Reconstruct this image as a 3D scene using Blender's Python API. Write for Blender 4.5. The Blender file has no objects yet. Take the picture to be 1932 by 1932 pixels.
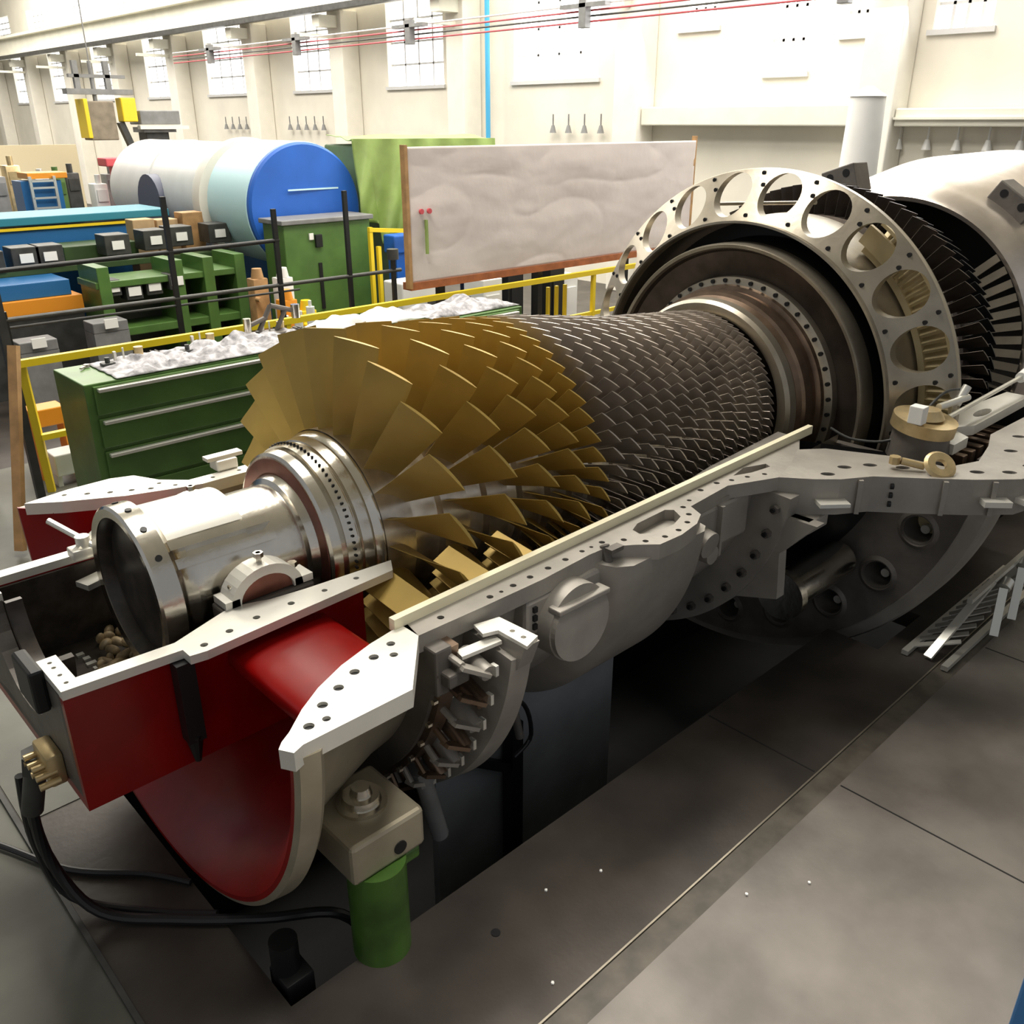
import bpy, bmesh, math, random
from math import pi, sin, cos, radians as R, hypot, atan2, degrees
from mathutils import Vector, Matrix, noise
random.seed(7)
S = bpy.context.scene
COL = S.collection

# ------------------------------------------------------------------ camera
AY, AZ = 3.3, 1.3                     # turbine axis: along X at this y and z
CAM = Vector((0, 0, 3.0))
F, PP, HOR = 1680.0, 966.0, 230.0
pitch = math.atan((PP - HOR) / F); yaw = R(46.5)
cd = bpy.data.cameras.new('camera'); cam = bpy.data.objects.new('camera', cd); COL.objects.link(cam)
cd.sensor_width = 36; cd.lens = 36 * F / 1932; cd.clip_end = 200
cam.location = CAM
cam.rotation_euler = (pi / 2 - pitch, 0, yaw - pi / 2)
S.camera = cam

# ------------------------------------------------------------------ world, light, exposure
S.view_settings.view_transform = 'Standard'; S.view_settings.look = 'None'
S.view_settings.gamma = 1; S.view_settings.use_curve_mapping = False
S.view_settings.exposure = 0.35
w = bpy.data.worlds.new('world'); S.world = w; w.use_nodes = True
w.node_tree.nodes['Background'].inputs[0].default_value = (0.95, 0.97, 1.0, 1)
w.node_tree.nodes['Background'].inputs[1].default_value = 0.26

def area(name, loc, size, power, rot=(0, 0, 0), color=(1, .95, .86)):
    l = bpy.data.lights.new(name, 'AREA'); l.shape = 'RECTANGLE'; l.size, l.size_y = size
    l.energy = power; l.color = color
    o = bpy.data.objects.new(name, l); COL.objects.link(o); o.location = loc; o.rotation_euler = rot
    return o
area('skylight', (9.5, 9, 9.3), (7, 8), 980)
area('skylight', (8, 20, 9.3), (10, 10), 1500)
area('skylight', (8, 36, 9.3), (10, 14), 2400)
area('skylight', (3.2, 6.0, 9.3), (3, 3), 520)
area('bay_window_light', (13.0, 8.5, 5.4), (2.6, 9), 330, (0, R(62), 0), (.95, .98, 1))
area('wall_fill', (10.6, 6, 8.6), (2, 12), 170, (0, R(-52), 0))  # unseen fill lights, added to brighten the back wall
area('wall_fill', (10.6, 22, 8.6), (2, 16), 400, (0, R(-52), 0))

o_ = area('bay_lamp', (1.75, .75, 6.5), (.8, .8), 22, (0, 0, 0)); o_.data.spread = R(40)

# ------------------------------------------------------------------ materials
def mat(name, c, rough=.5, metal=0., noise_amt=0., nscale=8., bump=0., bscale=30., emit=None, coat=0, c2=None, stretch=None):
    m = bpy.data.materials.new(name); m.use_nodes = True
    nt = m.node_tree; b = nt.nodes['Principled BSDF']
    b.inputs['Base Color'].default_value = (*c, 1); b.inputs['Roughness'].default_value = rough
    b.inputs['Metallic'].default_value = metal
    if name == 'red_enamel': b.inputs['Specular IOR Level'].default_value = .32
    if coat: b.inputs['Coat Weight'].default_value = coat; b.inputs['Coat Roughness'].default_value = .15
    if emit:
        b.inputs['Emission Color'].default_value = (*c, 1); b.inputs['Emission Strength'].default_value = emit
    tc = nt.nodes.new('ShaderNodeTexCoord')
    src = tc.outputs['Object']
    if stretch:
        mp = nt.nodes.new('ShaderNodeMapping'); mp.inputs['Scale'].default_value = stretch
        nt.links.new(src, mp.inputs[0]); src = mp.outputs[0]
    if noise_amt or c2:
        n = nt.nodes.new('ShaderNodeTexNoise'); n.inputs['Scale'].default_value = nscale; n.inputs['Detail'].default_value = 6
        nt.links.new(src, n.inputs['Vector'])
        r = nt.nodes.new('ShaderNodeValToRGB')
        k = noise_amt
        lo = tuple(x * (1 - k) for x in c); hi = c2 if c2 else tuple(min(1, x * (1 + k)) for x in c)
        r.color_ramp.elements[0].position = .35; r.color_ramp.elements[1].position = .68
        r.color_ramp.elements[0].color = (*lo, 1); r.color_ramp.elements[1].color = (*hi, 1)
        nt.links.new(n.outputs['Fac'], r.inputs[0]); nt.links.new(r.outputs[0], b.inputs['Base Color'])
    if bump:
        n2 = nt.nodes.new('ShaderNodeTexNoise'); n2.inputs['Scale'].default_value = bscale; n2.inputs['Detail'].default_value = 5
        nt.links.new(src, n2.inputs['Vector'])
        bp = nt.nodes.new('ShaderNodeBump'); bp.inputs['Strength'].default_value = bump; bp.inputs['Distance'].default_value = .02
        nt.links.new(n2.outputs['Fac'], bp.inputs['Height']); nt.links.new(bp.outputs[0], b.inputs['Normal'])
    return m
M = dict(
 gold=mat('gold_coating', (.46, .315, .078), .40, .35, .12, 3),
 steel=mat('blade_steel', (.50, .45, .40), .40, .8, .2, 6),
 hub=mat('rotor_steel', (.72, .66, .57), .28, .9, .2, 10),
 polish=mat('polished_steel', (.72, .68, .60), .2, 1, .15, 5, .1, 14),
 mach=mat('machined_face', (.80, .78, .71), .38, .35, .05, 6),
 cast=mat('grey_casting', (.34, .315, .28), .5, .3, .12, 5, .1, 30),
 castd=mat('dark_casting', (.15, .135, .12), .5, .4, .2, 5, .1, 30),
 ring=mat('ring_steel', (.36, .32, .255), .36, .75, .15, 5, .05, 20),
 ringd=mat('scorched_and_shaded_steel', (.085, .068, .056), .38, .7, .25, 7),  # on the turbine wheel this dark tone also stands in for shade
 bronze=mat('heat_tinted_steel', (.20, .14, .10), .35, .85, .3, 6),
 black=mat('black_metal', (.012, .012, .013), .45, .2),
 rubber=mat('black_rubber', (.012, .012, .014), .4),
 red=mat('red_enamel', (.235, .002, .0015), .3, 0, .15, 4, coat=.1),
 exh=mat('exhaust_sheet', (.62, .56, .50), .3, .85, .12, 4, .15, 5),
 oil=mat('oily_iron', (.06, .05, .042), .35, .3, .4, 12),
 sludge=mat('tan_sludge', (.36, .27, .15), .5, .1, .5, 20),
 pale=mat('pale_gold_vane', (.55, .46, .27), .45, .35, .1, 6),
 cream=mat('cream_lath', (.86, .80, .58), .5, 0, .05, 6),
 wall=mat('wall_paint', (.76, .725, .63), .8, 0, .05, 1.2),
 wall2=mat('pillar_paint', (.78, .75, .67), .75, 0, .05, 2),
 beam=mat('beam_paint', (.74, .72, .62), .7, 0, .06, 2),
 glass=mat('daylit_glass', (.97, .98, 1.), .4, emit=2.2),
 frame=mat('window_frame_paint', (.62, .62, .62), .5),
 plate=mat('floor_plate', (.050, .042, .036), .42, .3, .25, 2.5, .06, 25, c2=(.076, .064, .055)),
 conc=mat('floor_concrete', (.12, .105, .092), .45, 0, .2, 2.2, .05, 40, c2=(.19, .17, .15)),
 leftf=mat('floor_green_grey', (.10, .10, .08), .5, 0, .15, 2.2, c2=(.14, .14, .115)),
 strip=mat('floor_strip', (.075, .064, .05), .5, 0, .3, 9),
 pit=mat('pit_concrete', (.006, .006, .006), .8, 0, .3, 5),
 pitp=mat('pit_panel', (.26, .27, .28), .6, 0, .15, 3),
 green=mat('green_paint', (.075, .16, .035), .4, 0, .15, 4, coat=.1),
 greend=mat('dark_green_paint', (.035, .07, .02), .5, 0, .2, 5),
 alu=mat('brushed_aluminium', (.75, .74, .68), .35, .7),
 yellow=mat('yellow_paint', (.80, .58, .02), .4),
 orange=mat('orange_paint', (.75, .28, .02), .45),
 blue=mat('blue_paint', (.02, .13, .33), .4),
 blued=mat('bright_blue_cover', (.018, .12, .52), .5, 0, .1, 2),
 cyan=mat('pale_cyan_paint', (.55, .80, .84), .5),
 white=mat('white_paint', (.74, .74, .72), .4, 0, .04, 3),
 paper=mat('white_card', (.85, .84, .80), .7),
 plastic=mat('clear_white_film', (.80, .80, .80), .2, 0, .06, 6, .4, 9),
 board=mat('film_covered_board', (.66, .59, .56), .5, 0, .04, 2.2, .35, 4),
 tarp=mat('lime_tarpaulin', (.26, .36, .10), .5, 0, .15, 3, .3, 6),
 wood=mat('wood', (.42, .24, .10), .6, 0, .2, 8),
 card=mat('brown_card', (.50, .34, .18), .7, 0, .1, 8),
 grey=mat('mid_grey_paint', (.20, .20, .20), .5, 0, .15, 6),
 dark=mat('dark_grey_paint', (.055, .055, .052), .45, .2, .25, 8),
 redr=mat('red_rail', (.60, .08, .10), .5), brass=mat('brass', (.62, .48, .26), .35, .7, .15, 12),
 brown=mat('copper_liner', (.22, .085, .06), .3, .7, .2, 7),
 rag=mat('wrapping_cloth', (.42, .41, .43), .7, 0, .45, 14, .5, 20),
 mach2=mat('beige_machined', (.44, .39, .29), .36, .5, .1, 6), greenp=mat('pedestal_green', (.055,.13,.02), .4, 0, .35, 5, coat=.2), wood2=mat('reddish_timber', (.34,.11,.04), .6, 0, .2, 8), cyan2=mat('teal_paint', (.03,.22,.30), .45), dark2=mat('slate_paint', (.10,.11,.16), .5), hoist=mat('hoist_brown', (.22,.18,.13), .5, 0, .2, 6), creamw=mat('cream_partition', (.72,.62,.42), .7),
 bpipe=mat('blue_pipe', (.06, .36, .62), .5),
)

# ------------------------------------------------------------------ mesh builder
class MB:
    def __init__(s): s.b = bmesh.new(); s.sm = False
    def box(s, x0, x1, y0, y1, z0, z1, rz=0, bev=0):
        c = Vector(((x0 + x1) / 2, (y0 + y1) / 2, (z0 + z1) / 2))
        m = Matrix.Translation(c) @ Matrix.Rotation(rz, 4, 'Z') @ Matrix.Diagonal((abs(x1 - x0), abs(y1 - y0), abs(z1 - z0), 1))
        r = bmesh.ops.create_cube(s.b, size=1, matrix=m)
        if bev:
            es = list({e for v in r['verts'] for e in v.link_edges})
            bmesh.ops.bevel(s.b, geom=es, offset=bev, segments=2, affect='EDGES', profile=.5)
        return s
    def bar(s, p0, p1, w, h=None, roll=0):
        p0, p1 = Vector(p0), Vector(p1); d = p1 - p0; q = d.to_track_quat('Z', 'Y').to_matrix().to_4x4()
        m = Matrix.Translation((p0 + p1) / 2) @ q @ Matrix.Rotation(roll, 4, 'Z') @ Matrix.Diagonal((w, h or w, d.length, 1))
        bmesh.ops.create_cube(s.b, size=1, matrix=m); return s
    def tube(s, p0, p1, r, r2=None, n=12):
        p0, p1 = Vector(p0), Vector(p1); d = p1 - p0; q = d.to_track_quat('Z', 'Y').to_matrix().to_4x4()
        bmesh.ops.create_cone(s.b, cap_ends=True, segments=n, radius1=r, radius2=r if r2 is None else r2, depth=d.length,
                              matrix=Matrix.Translation((p0 + p1) / 2) @ q); s.sm = True; return s
    def path(s, pts, r, n=10):
        pts = [Vector(p) for p in pts]
        # catmull-rom
        P = []
        for i in range(len(pts) - 1):
            a = pts[max(i - 1, 0)]; b = pts[i]; c = pts[i + 1]; d = pts[min(i + 2, len(pts) - 1)]
            for k in range(6):
                t = k / 6; P.append(.5 * ((2 * b) + (c - a) * t + (2 * a - 5 * b + 4 * c - d) * t * t + (3 * b - a - 3 * c + d) * t ** 3))
        P.append(pts[-1]); prev = None
        for i, p in enumerate(P):
            t = (P[min(i + 1, len(P) - 1)] - P[max(i - 1, 0)]).normalized()
            u = t.cross(Vector((0.13, .2, 1))).normalized(); v = t.cross(u)
            ring = [s.b.verts.new(p + (u * cos(2 * pi * k / n) + v * sin(2 * pi * k / n)) * r) for k in range(n)]
            if prev:
                for k in range(n): s.b.faces.new((prev[k], prev[(k + 1) % n], ring[(k + 1) % n], ring[k]))
            else: s.b.faces.new(ring)
            prev = ring
        s.b.faces.new(prev); s.sm = True; return s
    def lathe(s, prof, a0=0, a1=360, n=96, closed=False, cy=AY, cz=AZ, dirv='x'):
        """revolve (x,r) about the turbine axis; angle 0 = near side, 90 = top"""
        full = abs(a1 - a0) >= 359.9; N = n if full else n + 1
        rings = []
        for i in range(N):
            a = R(a0 + (a1 - a0) * i / n)
            rings.append([s.b.verts.new((x, cy - r * cos(a), cz + r * sin(a))) for x, r in prof])
        m = len(prof)
        for i in range(n):
            A, B = rings[i], rings[(i + 1) % N]
            for j in range(m if closed else m - 1):
                k = (j + 1) % m
                if (A[j].co - B[j].co).length < 1e-6 and (A[k].co - B[k].co).length < 1e-6: continue
                try: s.b.faces.new((A[j], A[k], B[k], B[j]))
                except Exception: pass
        if closed and not full:
            s.b.faces.new(rings[0][::-1]); s.b.faces.new(rings[-1])
        s.sm = True; return s
    def plate(s, outer, holes, z0, z1, axis='z', n=14):
        """flat outline with real round/polygon holes, extruded between z0 (top) and z1"""
        def put(p, z): return (p[0], p[1], z) if axis == 'z' else ((z, p[0], p[1]) if axis == 'x' else (p[0], z, p[1]))
        loops = [outer]
        for h in holes:
            if len(h) == 3 and not isinstance(h[0], (tuple, list)):
                loops.append([(h[0] + h[2] * cos(2 * pi * k / n), h[1] + h[2] * sin(2 * pi * k / n)) for k in range(n)])
            else: loops.append(h)
        tmp = bmesh.new(); es = []
        for lp in loops:
            vs = [tmp.verts.new(put(p, z0)) for p in lp]
            es += [tmp.edges.new((vs[i], vs[(i + 1) % len(vs)])) for i in range(len(vs))]
        bmesh.ops.triangle_fill(tmp, use_beauty=True, use_dissolve=False, edges=es)
        fs = tmp.faces[:]
        r = bmesh.ops.extrude_face_region(tmp, geom=fs)
        dv = Vector(put((0, 0), z1 - z0))
        bmesh.ops.translate(tmp, vec=dv, verts=[v for v in r['geom'] if isinstance(v, bmesh.types.BMVert)])
        me = bpy.data.meshes.new('t'); tmp.to_mesh(me); tmp.free(); s.b.from_mesh(me); bpy.data.meshes.remove(me)
        return s
    def poly(s, pts):
        s.b.faces.new([s.b.verts.new(p) for p in pts]); return s
    def grid(s, fn, nu, nv):
        g = [[s.b.verts.new(fn(i / nu, j / nv)) for j in range(nv + 1)] for i in range(nu + 1)]
        for i in range(nu):
            for j in range(nv): s.b.faces.new((g[i][j], g[i + 1][j], g[i + 1][j + 1], g[i][j + 1]))
        s.sm = True; return s
ORG = {}
def part(name, mb, m, parent, label=None, kind=None):
    me = bpy.data.meshes.new(name)
    o = bpy.data.objects.new(name, me)
    b = mb.b; bmesh.ops.remove_doubles(b, verts=b.verts, dist=1e-6); bmesh.ops.recalc_face_normals(b, faces=b.faces)
    if parent is None:
        xs = [v.co for v in b.verts]
        lo = Vector(min(v[i] for v in xs) for i in range(3)); hi = Vector(max(v[i] for v in xs) for i in range(3))
        off = Vector(((lo.x + hi.x) / 2, (lo.y + hi.y) / 2, lo.z)); o.location = off
    else: off = ORG[parent.name]; o.parent = parent
    bmesh.ops.translate(b, vec=-off, verts=b.verts)
    b.to_mesh(me); b.free(); me.materials.append(M[m])
    COL.objects.link(o); ORG[o.name] = off
    if mb.sm:
        for p in me.polygons: p.use_smooth = True
        me.set_sharp_from_angle(angle=R(32))
    if label: o['label'] = label
    if kind: o['kind'] = kind
    return o
def tag(o, label, cat, group=None, kind=None):
    o['label'] = label; o['category'] = cat
    if group: o['group'] = group
    if kind: o['kind'] = kind
    return o
def thing(name, label, cat, loc, group=None):
    o = bpy.data.objects.new(name, None); COL.objects.link(o); o.location = loc; o.empty_display_size = .1
    ORG[o.name] = Vector(loc); return tag(o, label, cat, group)
def top(name, mb, m, label, cat, group=None, kind=None): return tag(part(name, mb, m, None), label, cat, group, kind)
def struct(name, mb, m, parent=None):
    o = part(name, mb, m, parent)
    if parent is None: o['kind'] = 'structure'
    return o
def pol(r, th): a = R(th); return (AY - r * cos(a), AZ + r * sin(a))

def hole_darks(parent, holes, z, k=.96):  # black discs inside the holes stand in for their shade
    b = MB()
    for q in holes:
        if len(q) == 3 and not isinstance(q[0], (tuple, list)): b.tube((q[0], q[1], z - .02), (q[0], q[1], z - .012), q[2] * k, n=14)
    part('bolt_hole_dark', b, 'black', parent, 'row of black discs standing for the shade in bolt holes')
# ------------------------------------------------------------------ the hall
WX = 14.0
pit = [(.98, 2.22), (4.9, 2.2), (4.9, 1.86), (5.5, 1.86), (5.5, 2.1), (10.4, 2.1), (10.4, 4.5), (.98, 4.5)]
struct('floor', MB().plate([(.56, 1.54), (14, 1.54), (14, 52), (.56, 52)], [pit], 0, -.12), 'plate')
struct('floor', MB().box(-6, 14, -6, 1.42, -.12, 0), 'conc')
struct('floor', MB().box(-6, .55, 1.54, 52, -.12, -.004), 'leftf')
struct('floor', MB().box(-6, 14, 1.42, 1.53, -.12, -.003), 'strip')
struct('trim_1', MB().box(.56, 14, 1.533, 1.541, -.01, .003), 'ring')
g = MB()
for x0, y0, y1 in ((3.57, 1.55, 2.19), (3.57, -6, 1.41), (5.4, -6, 1.41)):
    if y1 > y0: g.box(x0, x0 + .008, y0, y1, -.001, .002)
struct('trim_2', g, 'black')
struct('floor', MB().box(.565, .95, 3.9, 9, -.1, .004), 'leftf'); struct('floor', MB().box(.97, 3.2, 4.56, 9, -.1, .004), 'leftf')
struct('trim_3', MB().box(.535, .557, 1.55, 30, -.01, .012), 'dark')
s_ = MB()
s_.box(.9, 10.5, 1.7, 1.8, -1.9, -.13).box(.9, 10.5, 4.5, 4.6, -1.9, -.13).box(.8, .98, 1.7, 4.6, -1.9, -.13).box(10.4, 10.5, 1.7, 4.6, -1.9, -.13).box(.8, 10.5, 1.7, 4.6, -2, -1.9)
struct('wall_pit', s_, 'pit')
ZT = 9.8
wins = [(y0, y1, 3.76, 5.6) for y0, y1 in ((16.94, 19.0), (12.4, 14.7), (21.1, 23.2), (25.6, 28.2), (30.4, 32.6), (35, 37.2), (39.6, 41.8), (44.2, 46.4))]
wins += [(9.79, 10.53, 4.46, 5.6), (8.09, 8.79, 3.72, 5.6), (7.0, 7.53, 4.2, 5.4), (5.4, 6.2, 4.18, 5.5)]
wins += [(y, y + 1.9, 6.24, 7.1) for y in (28.6, 32.9, 37.4, 41.4, 45.6)]
struct('wall_back', MB().plate([(-6, 0), (52, 0), (52, ZT), (-6, ZT)], [[(a, c), (b, c), (b, d), (a, d)] for a, b, c, d in wins], WX, WX + .3, axis='x'), 'wall')
struct('wall_left', MB().box(-6, 14.3, 52, 52.3, 0, ZT), 'wall')
struct('ceiling', MB().box(-6, 14.3, -6, 52.3, ZT, ZT + .2), 'wall')
for i, (a, b, c, d) in enumerate(wins):
    f = MB()
    for q in range(1, 4): f.box(WX + .13, WX + .17, a + (b - a) * q / 4 - .02, a + (b - a) * q / 4 + .02, c, d)
    for q in range(1, 4): f.box(WX + .13, WX + .17, a, b, c + (d - c) * q / 4 - .02, c + (d - c) * q / 4 + .02)
    f.box(WX - .05, WX + .02, a - .06, b + .06, c - .07, c)
    wn = struct('window_%d' % (i + 1), f, 'frame')
    part('pane', MB().box(WX + .18, WX + .2, a, b, c, d), 'glass', wn)
for i, y in enumerate((6.65, 11.3, 15.97, 20.4, 24.7, 29.6, 34.1, 38.6, 43.2, 47.8)):
    struct('pillar', MB().box(13.5, 13.99, y - .28, y + .28, 0, 5.42, bev=.02), 'wall2')
    struct('pillar_bracket', MB().box(13.0, 13.5, y - .15, y + .15, 5.05, 5.3).box(12.5, 13.5, y - .05, y + .05, 4.82, 4.9), 'beam')
b_ = MB().box(12.9, 13.6, 15.5, 51.9, 5.42, 5.50).box(13.1, 13.3, 15.5, 51.9, 5.5, 6.05).box(12.9, 13.6, 15.5, 51.9, 6.05, 6.14)
struct('trim_4', b_, 'beam')
struct('trim_5', MB().box(12.82, 12.95, 15.5, 51.9, 5.32, 5.44), 'dark')
struct('trim_6', MB().box(13.6, 13.99, 6.94, 11.0, 2.94, 3.24, bev=.02), 'beam')
struct('trim_7', MB().box(13.6, 13.99, 0.5, 6.36, 2.94, 3.18, bev=.02).box(13.55, 13.99, .5, 6.36, 3.03, 3.06), 'beam')
for z, m, lab in ((4.52, 'redr', 'lowest red'), (4.60, 'dark', 'second, dark'), (4.68, 'redr', 'third, red'), (4.77, 'white', 'topmost, pale')):
    top('conductor_rail', MB().tube((12.45, 2, z), (12.45, 27, z), .016, n=8), m, lab + ' conductor rail along the back wall', 'rail', 'crane conductor rails')
for k, y in enumerate((24.6, 20.3, 16.0, 11.3, 6.7)):
    top('rail_hanger', MB().box(12.3, 12.44, y - .08, y + .08, 4.42, 4.86, bev=.01).box(12.3, 12.44, y - .5, y + .5, 4.72, 4.78), 'grey',
        ['far left', 'left', 'middle', 'right', 'far right'][k] + ' bracket holding the conductor rails in front of a pillar', 'bracket', 'rail brackets')
top('blue_pipe', MB().tube((13.55, 15.0, .4), (13.55, 15.0, 7.5), .05), 'bpipe', 'thin bright blue pipe rising along the back wall', 'pipe')
top('white_post', MB().tube((12, 6.0, 0), (12, 6.0, 3.3), .30, .22, n=24).tube((12, 6.0, 3.3), (12, 6.0, 3.42), .24, .05, n=24), 'white', 'white wrapped post in front of the right pillar', 'post')
for y, n in ((21.8, 5), (25.9, 4), (12.2, 4), (4.7, 5), ):
    for k in range(n):
        zz = 2.92 if y > 10 else 2.75
        top('wall_lamp' if y < 10 else 'hanging_fitting', MB().tube((13.9, y + k * .42, zz - .12), (13.9, y + k * .42, zz + .02), .07, .03).tube((13.9, y + k * .42, zz), (13.9, y + k * .42, zz + .22), .015),
            'white' if y < 10 else 'grey', 'small wall fitting, %s from the right in the row %s' % (['first', 'second', 'third', 'fourth', 'fifth'][k], {21.8: 'above the blue cover', 25.9: 'above the white tank', 12.2: 'above the wrinkled board', 4.7: 'at the right edge'}[y]), 'fitting', 'small wall fittings')

# ------------------------------------------------------------------ compressor rotor
rotor = thing('turbine_rotor', 'long bladed rotor with gold front blades and dark steel blades lying in the open casing', 'rotor', (3.3, AY, AZ))
part('journal', MB().lathe([(1.10, .31), (1.10, .30), (1.035, .30), (1.03, .335), (1.04, .345), (1.12, .347), (1.135, .325), (1.16, .305), (1.2, .30), (1.2, .285), (1.46, .285), (1.47, .262), (1.69, .262)]), 'polish', rotor)
part('bearing_cap', MB().lathe([(1.13, .27), (1.13, .315), (1.46, .310), (1.46, .25)], 52, 140, n=24, closed=True), 'mach', rotor)
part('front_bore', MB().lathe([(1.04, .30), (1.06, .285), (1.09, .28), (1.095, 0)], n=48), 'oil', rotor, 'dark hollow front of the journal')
rdg = MB()
for a in (47, 33): rdg.lathe([(1.14, .27), (1.14, .322), (1.56, .312), (1.56, .24)], a - 3.5, a + 3.5, n=6, closed=True)
part('ridge', rdg, 'polish', rotor, 'long bright ridges along the journal')
bh = MB()
for a in (40, 62, 84, 106):
    y, z = pol(.350, a); y2, z2 = pol(.33, a); bh.tube((1.08, y, z), (1.08, y2, z2), .013)
part('bolt_hole_dark', bh, 'black', rotor)
part('seal_disc', MB().lathe([(1.69, .262), (1.70, .285), (1.73, .295), (1.74, .30), (1.735, .355), (1.735, .375), (1.745, .388), (1.785, .395), (1.785, .38), (1.805, .38), (1.805, .405), (1.86, .412), (1.865, .40), (1.875, .40), (1.88, .415), (1.925, .422), (1.93, .41), (1.935, .422), (1.962, .438), (1.975, .438), (1.985, .42), (2.01, .41), (2.01, .3)], n=128), 'polish', rotor)
dt = MB()
for k in range(90):
    y, z = pol(.414, k * 4); y2, z2 = pol(.405, k * 4); dt.box(1.832, 1.842, y - .0042, y + .0042, z - .0042, z + .0042)
part('balance_hole', dt, 'black', rotor, 'row of tiny dark holes around the seal disc')
part('inner_recess', MB().lathe([(1.738, .30), (1.7335, .303), (1.7325, .365), (1.737, .368)], n=64), 'brown', rotor)
gx = [(2.055, .885, .205, 60, .15, 30, 23, 14.5), (2.36, .865, .185, 61, .14, 32, 26, 14.5), (2.605, .84, .16, 54, .12, 32, 32, 9), (2.81, .825, .135, 55, .11, 34, 42, 5), (2.98, .805, .105, 55, .095, 35, 52, 0)]
def tipR(x):
    P = [(2, .88), (3.2, .785), (3.95, .675), (4.8, .60)]
    for (a, b), (c, d) in zip(P, P[1:]):
        if x <= c: return b + (d - b) * (x - a) / (c - a)
    return P[-1][1]
hubR = lambda x: .44 + (.105) * min(1, (x - 2) / 2.2)
stages = [dict(x=a, R=b, ct=c, st=d, cr=e, sr=f, n=n, ph=p, m='gold') for a, b, c, d, e, f, n, p in gx]
for k in range(12):
    x = 3.125 + k * .148
    stages.append(dict(x=x, R=tipR(x), ct=.098 - .0018 * k, st=50, cr=.085, sr=38, n=58 + 2 * k, ph=k * 1.7, m='steel'))
prof = [(2.01, .30), (2.01, hubR(2.0))]
for i, s in enumerate(stages):
    h = s['cr'] * .52; a, b = s['x'] - h, s['x'] + h; r = hubR(s['x'])
    if i: prof += [(a - .008, r - (.035 if i < 6 else .02))]
    prof += [(a, r), (b, r), (b + .008, r - (.035 if i < 6 else .02))]
prof += [(4.83, .54), (4.83, .3)]
part('rotor_drum', MB().lathe(prof, n=96), 'hub', rotor)
def blade_mesh(s, name):
    b = bmesh.new(); r0 = hubR(s['x']) - .012; ns = 6 if s['m'] == 'gold' else 3; npt = 7; prev = None
    for i in range(ns + 1):
        t = i / ns; r = r0 + (s['R'] - r0) * t
        c = s['cr'] + (s['ct'] - s['cr']) * t; ps = R(s['sr'] + (s['st'] - s['sr']) * t)
        th = c * (.10 - .045 * t); cb = c * (.12 - .085 * t)
        up = []; lo = []
        for j in range(npt):
            q = -1 + 2 * j / (npt - 1); base = q * c / 2; bul = cb * (1 - q * q); hh = th * math.sqrt(max(0, 1 - abs(q) ** 2.4)) * .5 + .0012
            for lst, o in ((up, bul + hh), (lo, bul - hh)):
                lst.append(Vector((base * cos(ps) + o * sin(ps), -base * sin(ps) + o * cos(ps), r)))
        ring = [b.verts.new(v) for v in up + lo[::-1]]
        if prev:
            for k in range(len(ring)):
                b.faces.new((prev[k], prev[(k + 1) % len(ring)], ring[(k + 1) % len(ring)], ring[k]))
        else: b.faces.new(ring[::-1])
        prev = ring
    b.faces.new(prev); bmesh.ops.recalc_face_normals(b, faces=b.faces)
    me = bpy.data.meshes.new(name); b.to_mesh(me); b.free()
    for p in me.polygons: p.use_smooth = True
    me.set_sharp_from_angle(angle=R(40)); me.materials.append(M[s['m'] if s['m'] in M else 'gold'])
    return me
def blade_set(root, stages, name, lim, vis=(-25, 140)):
    L = []; x0 = ORG[root.name].x
    for s in stages:
        me = blade_mesh(s, name)
        for k in range(s['n']):
            th = (s['ph'] + 360 * k / s['n']) % 360
            t = th if th < 220 else th - 360
            y, z = pol(s['R'], th); d = hypot(hypot(s['x'], y), z - 3)
            v = vis[0] < t < vis[1] + (0 if s['x'] > 2.2 or s['m'] != 'gold' else 70)
            L.append((0 if v else 1, d - s['R'] * 2.5 * (s['m'] == 'gold'), s, me, th))
    L.sort(key=lambda q: q[:2])
    rest = bmesh.new()
    for i, (_, _, s, me, th) in enumerate(L):
        a = R(90 - th)
        if i < lim:
            o = bpy.data.objects.new(name, me); COL.objects.link(o); o.parent = root
            o.location = (s['x'] - x0, 0, 0); o.rotation_euler = (a, 0, 0)
        else:
            n0 = len(rest.verts); rest.from_mesh(me); rest.verts.ensure_lookup_table()
            mt = Matrix.Translation((s['x'] - x0, 0, 0)) @ Matrix.Rotation(a, 4, 'X')
            for v in rest.verts[n0:]: v.co = mt @ v.co
    if len(rest.verts):
        me = bpy.data.meshes.new(name); rest.to_mesh(me); me.materials.append(L[0][3].materials[0])
        for p in me.polygons: p.use_smooth = True
        me.set_sharp_from_angle(angle=R(40))
        o = bpy.data.objects.new(name, me); COL.objects.link(o); o.parent = root; o['kind'] = 'stuff'
    rest.free()
blade_set(rotor, [s for s in stages if s['m'] == 'gold'], 'gold_blade', 100)
blade_set(rotor, [s for s in stages if s['m'] == 'steel'], 'steel_blade', 100)

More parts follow.
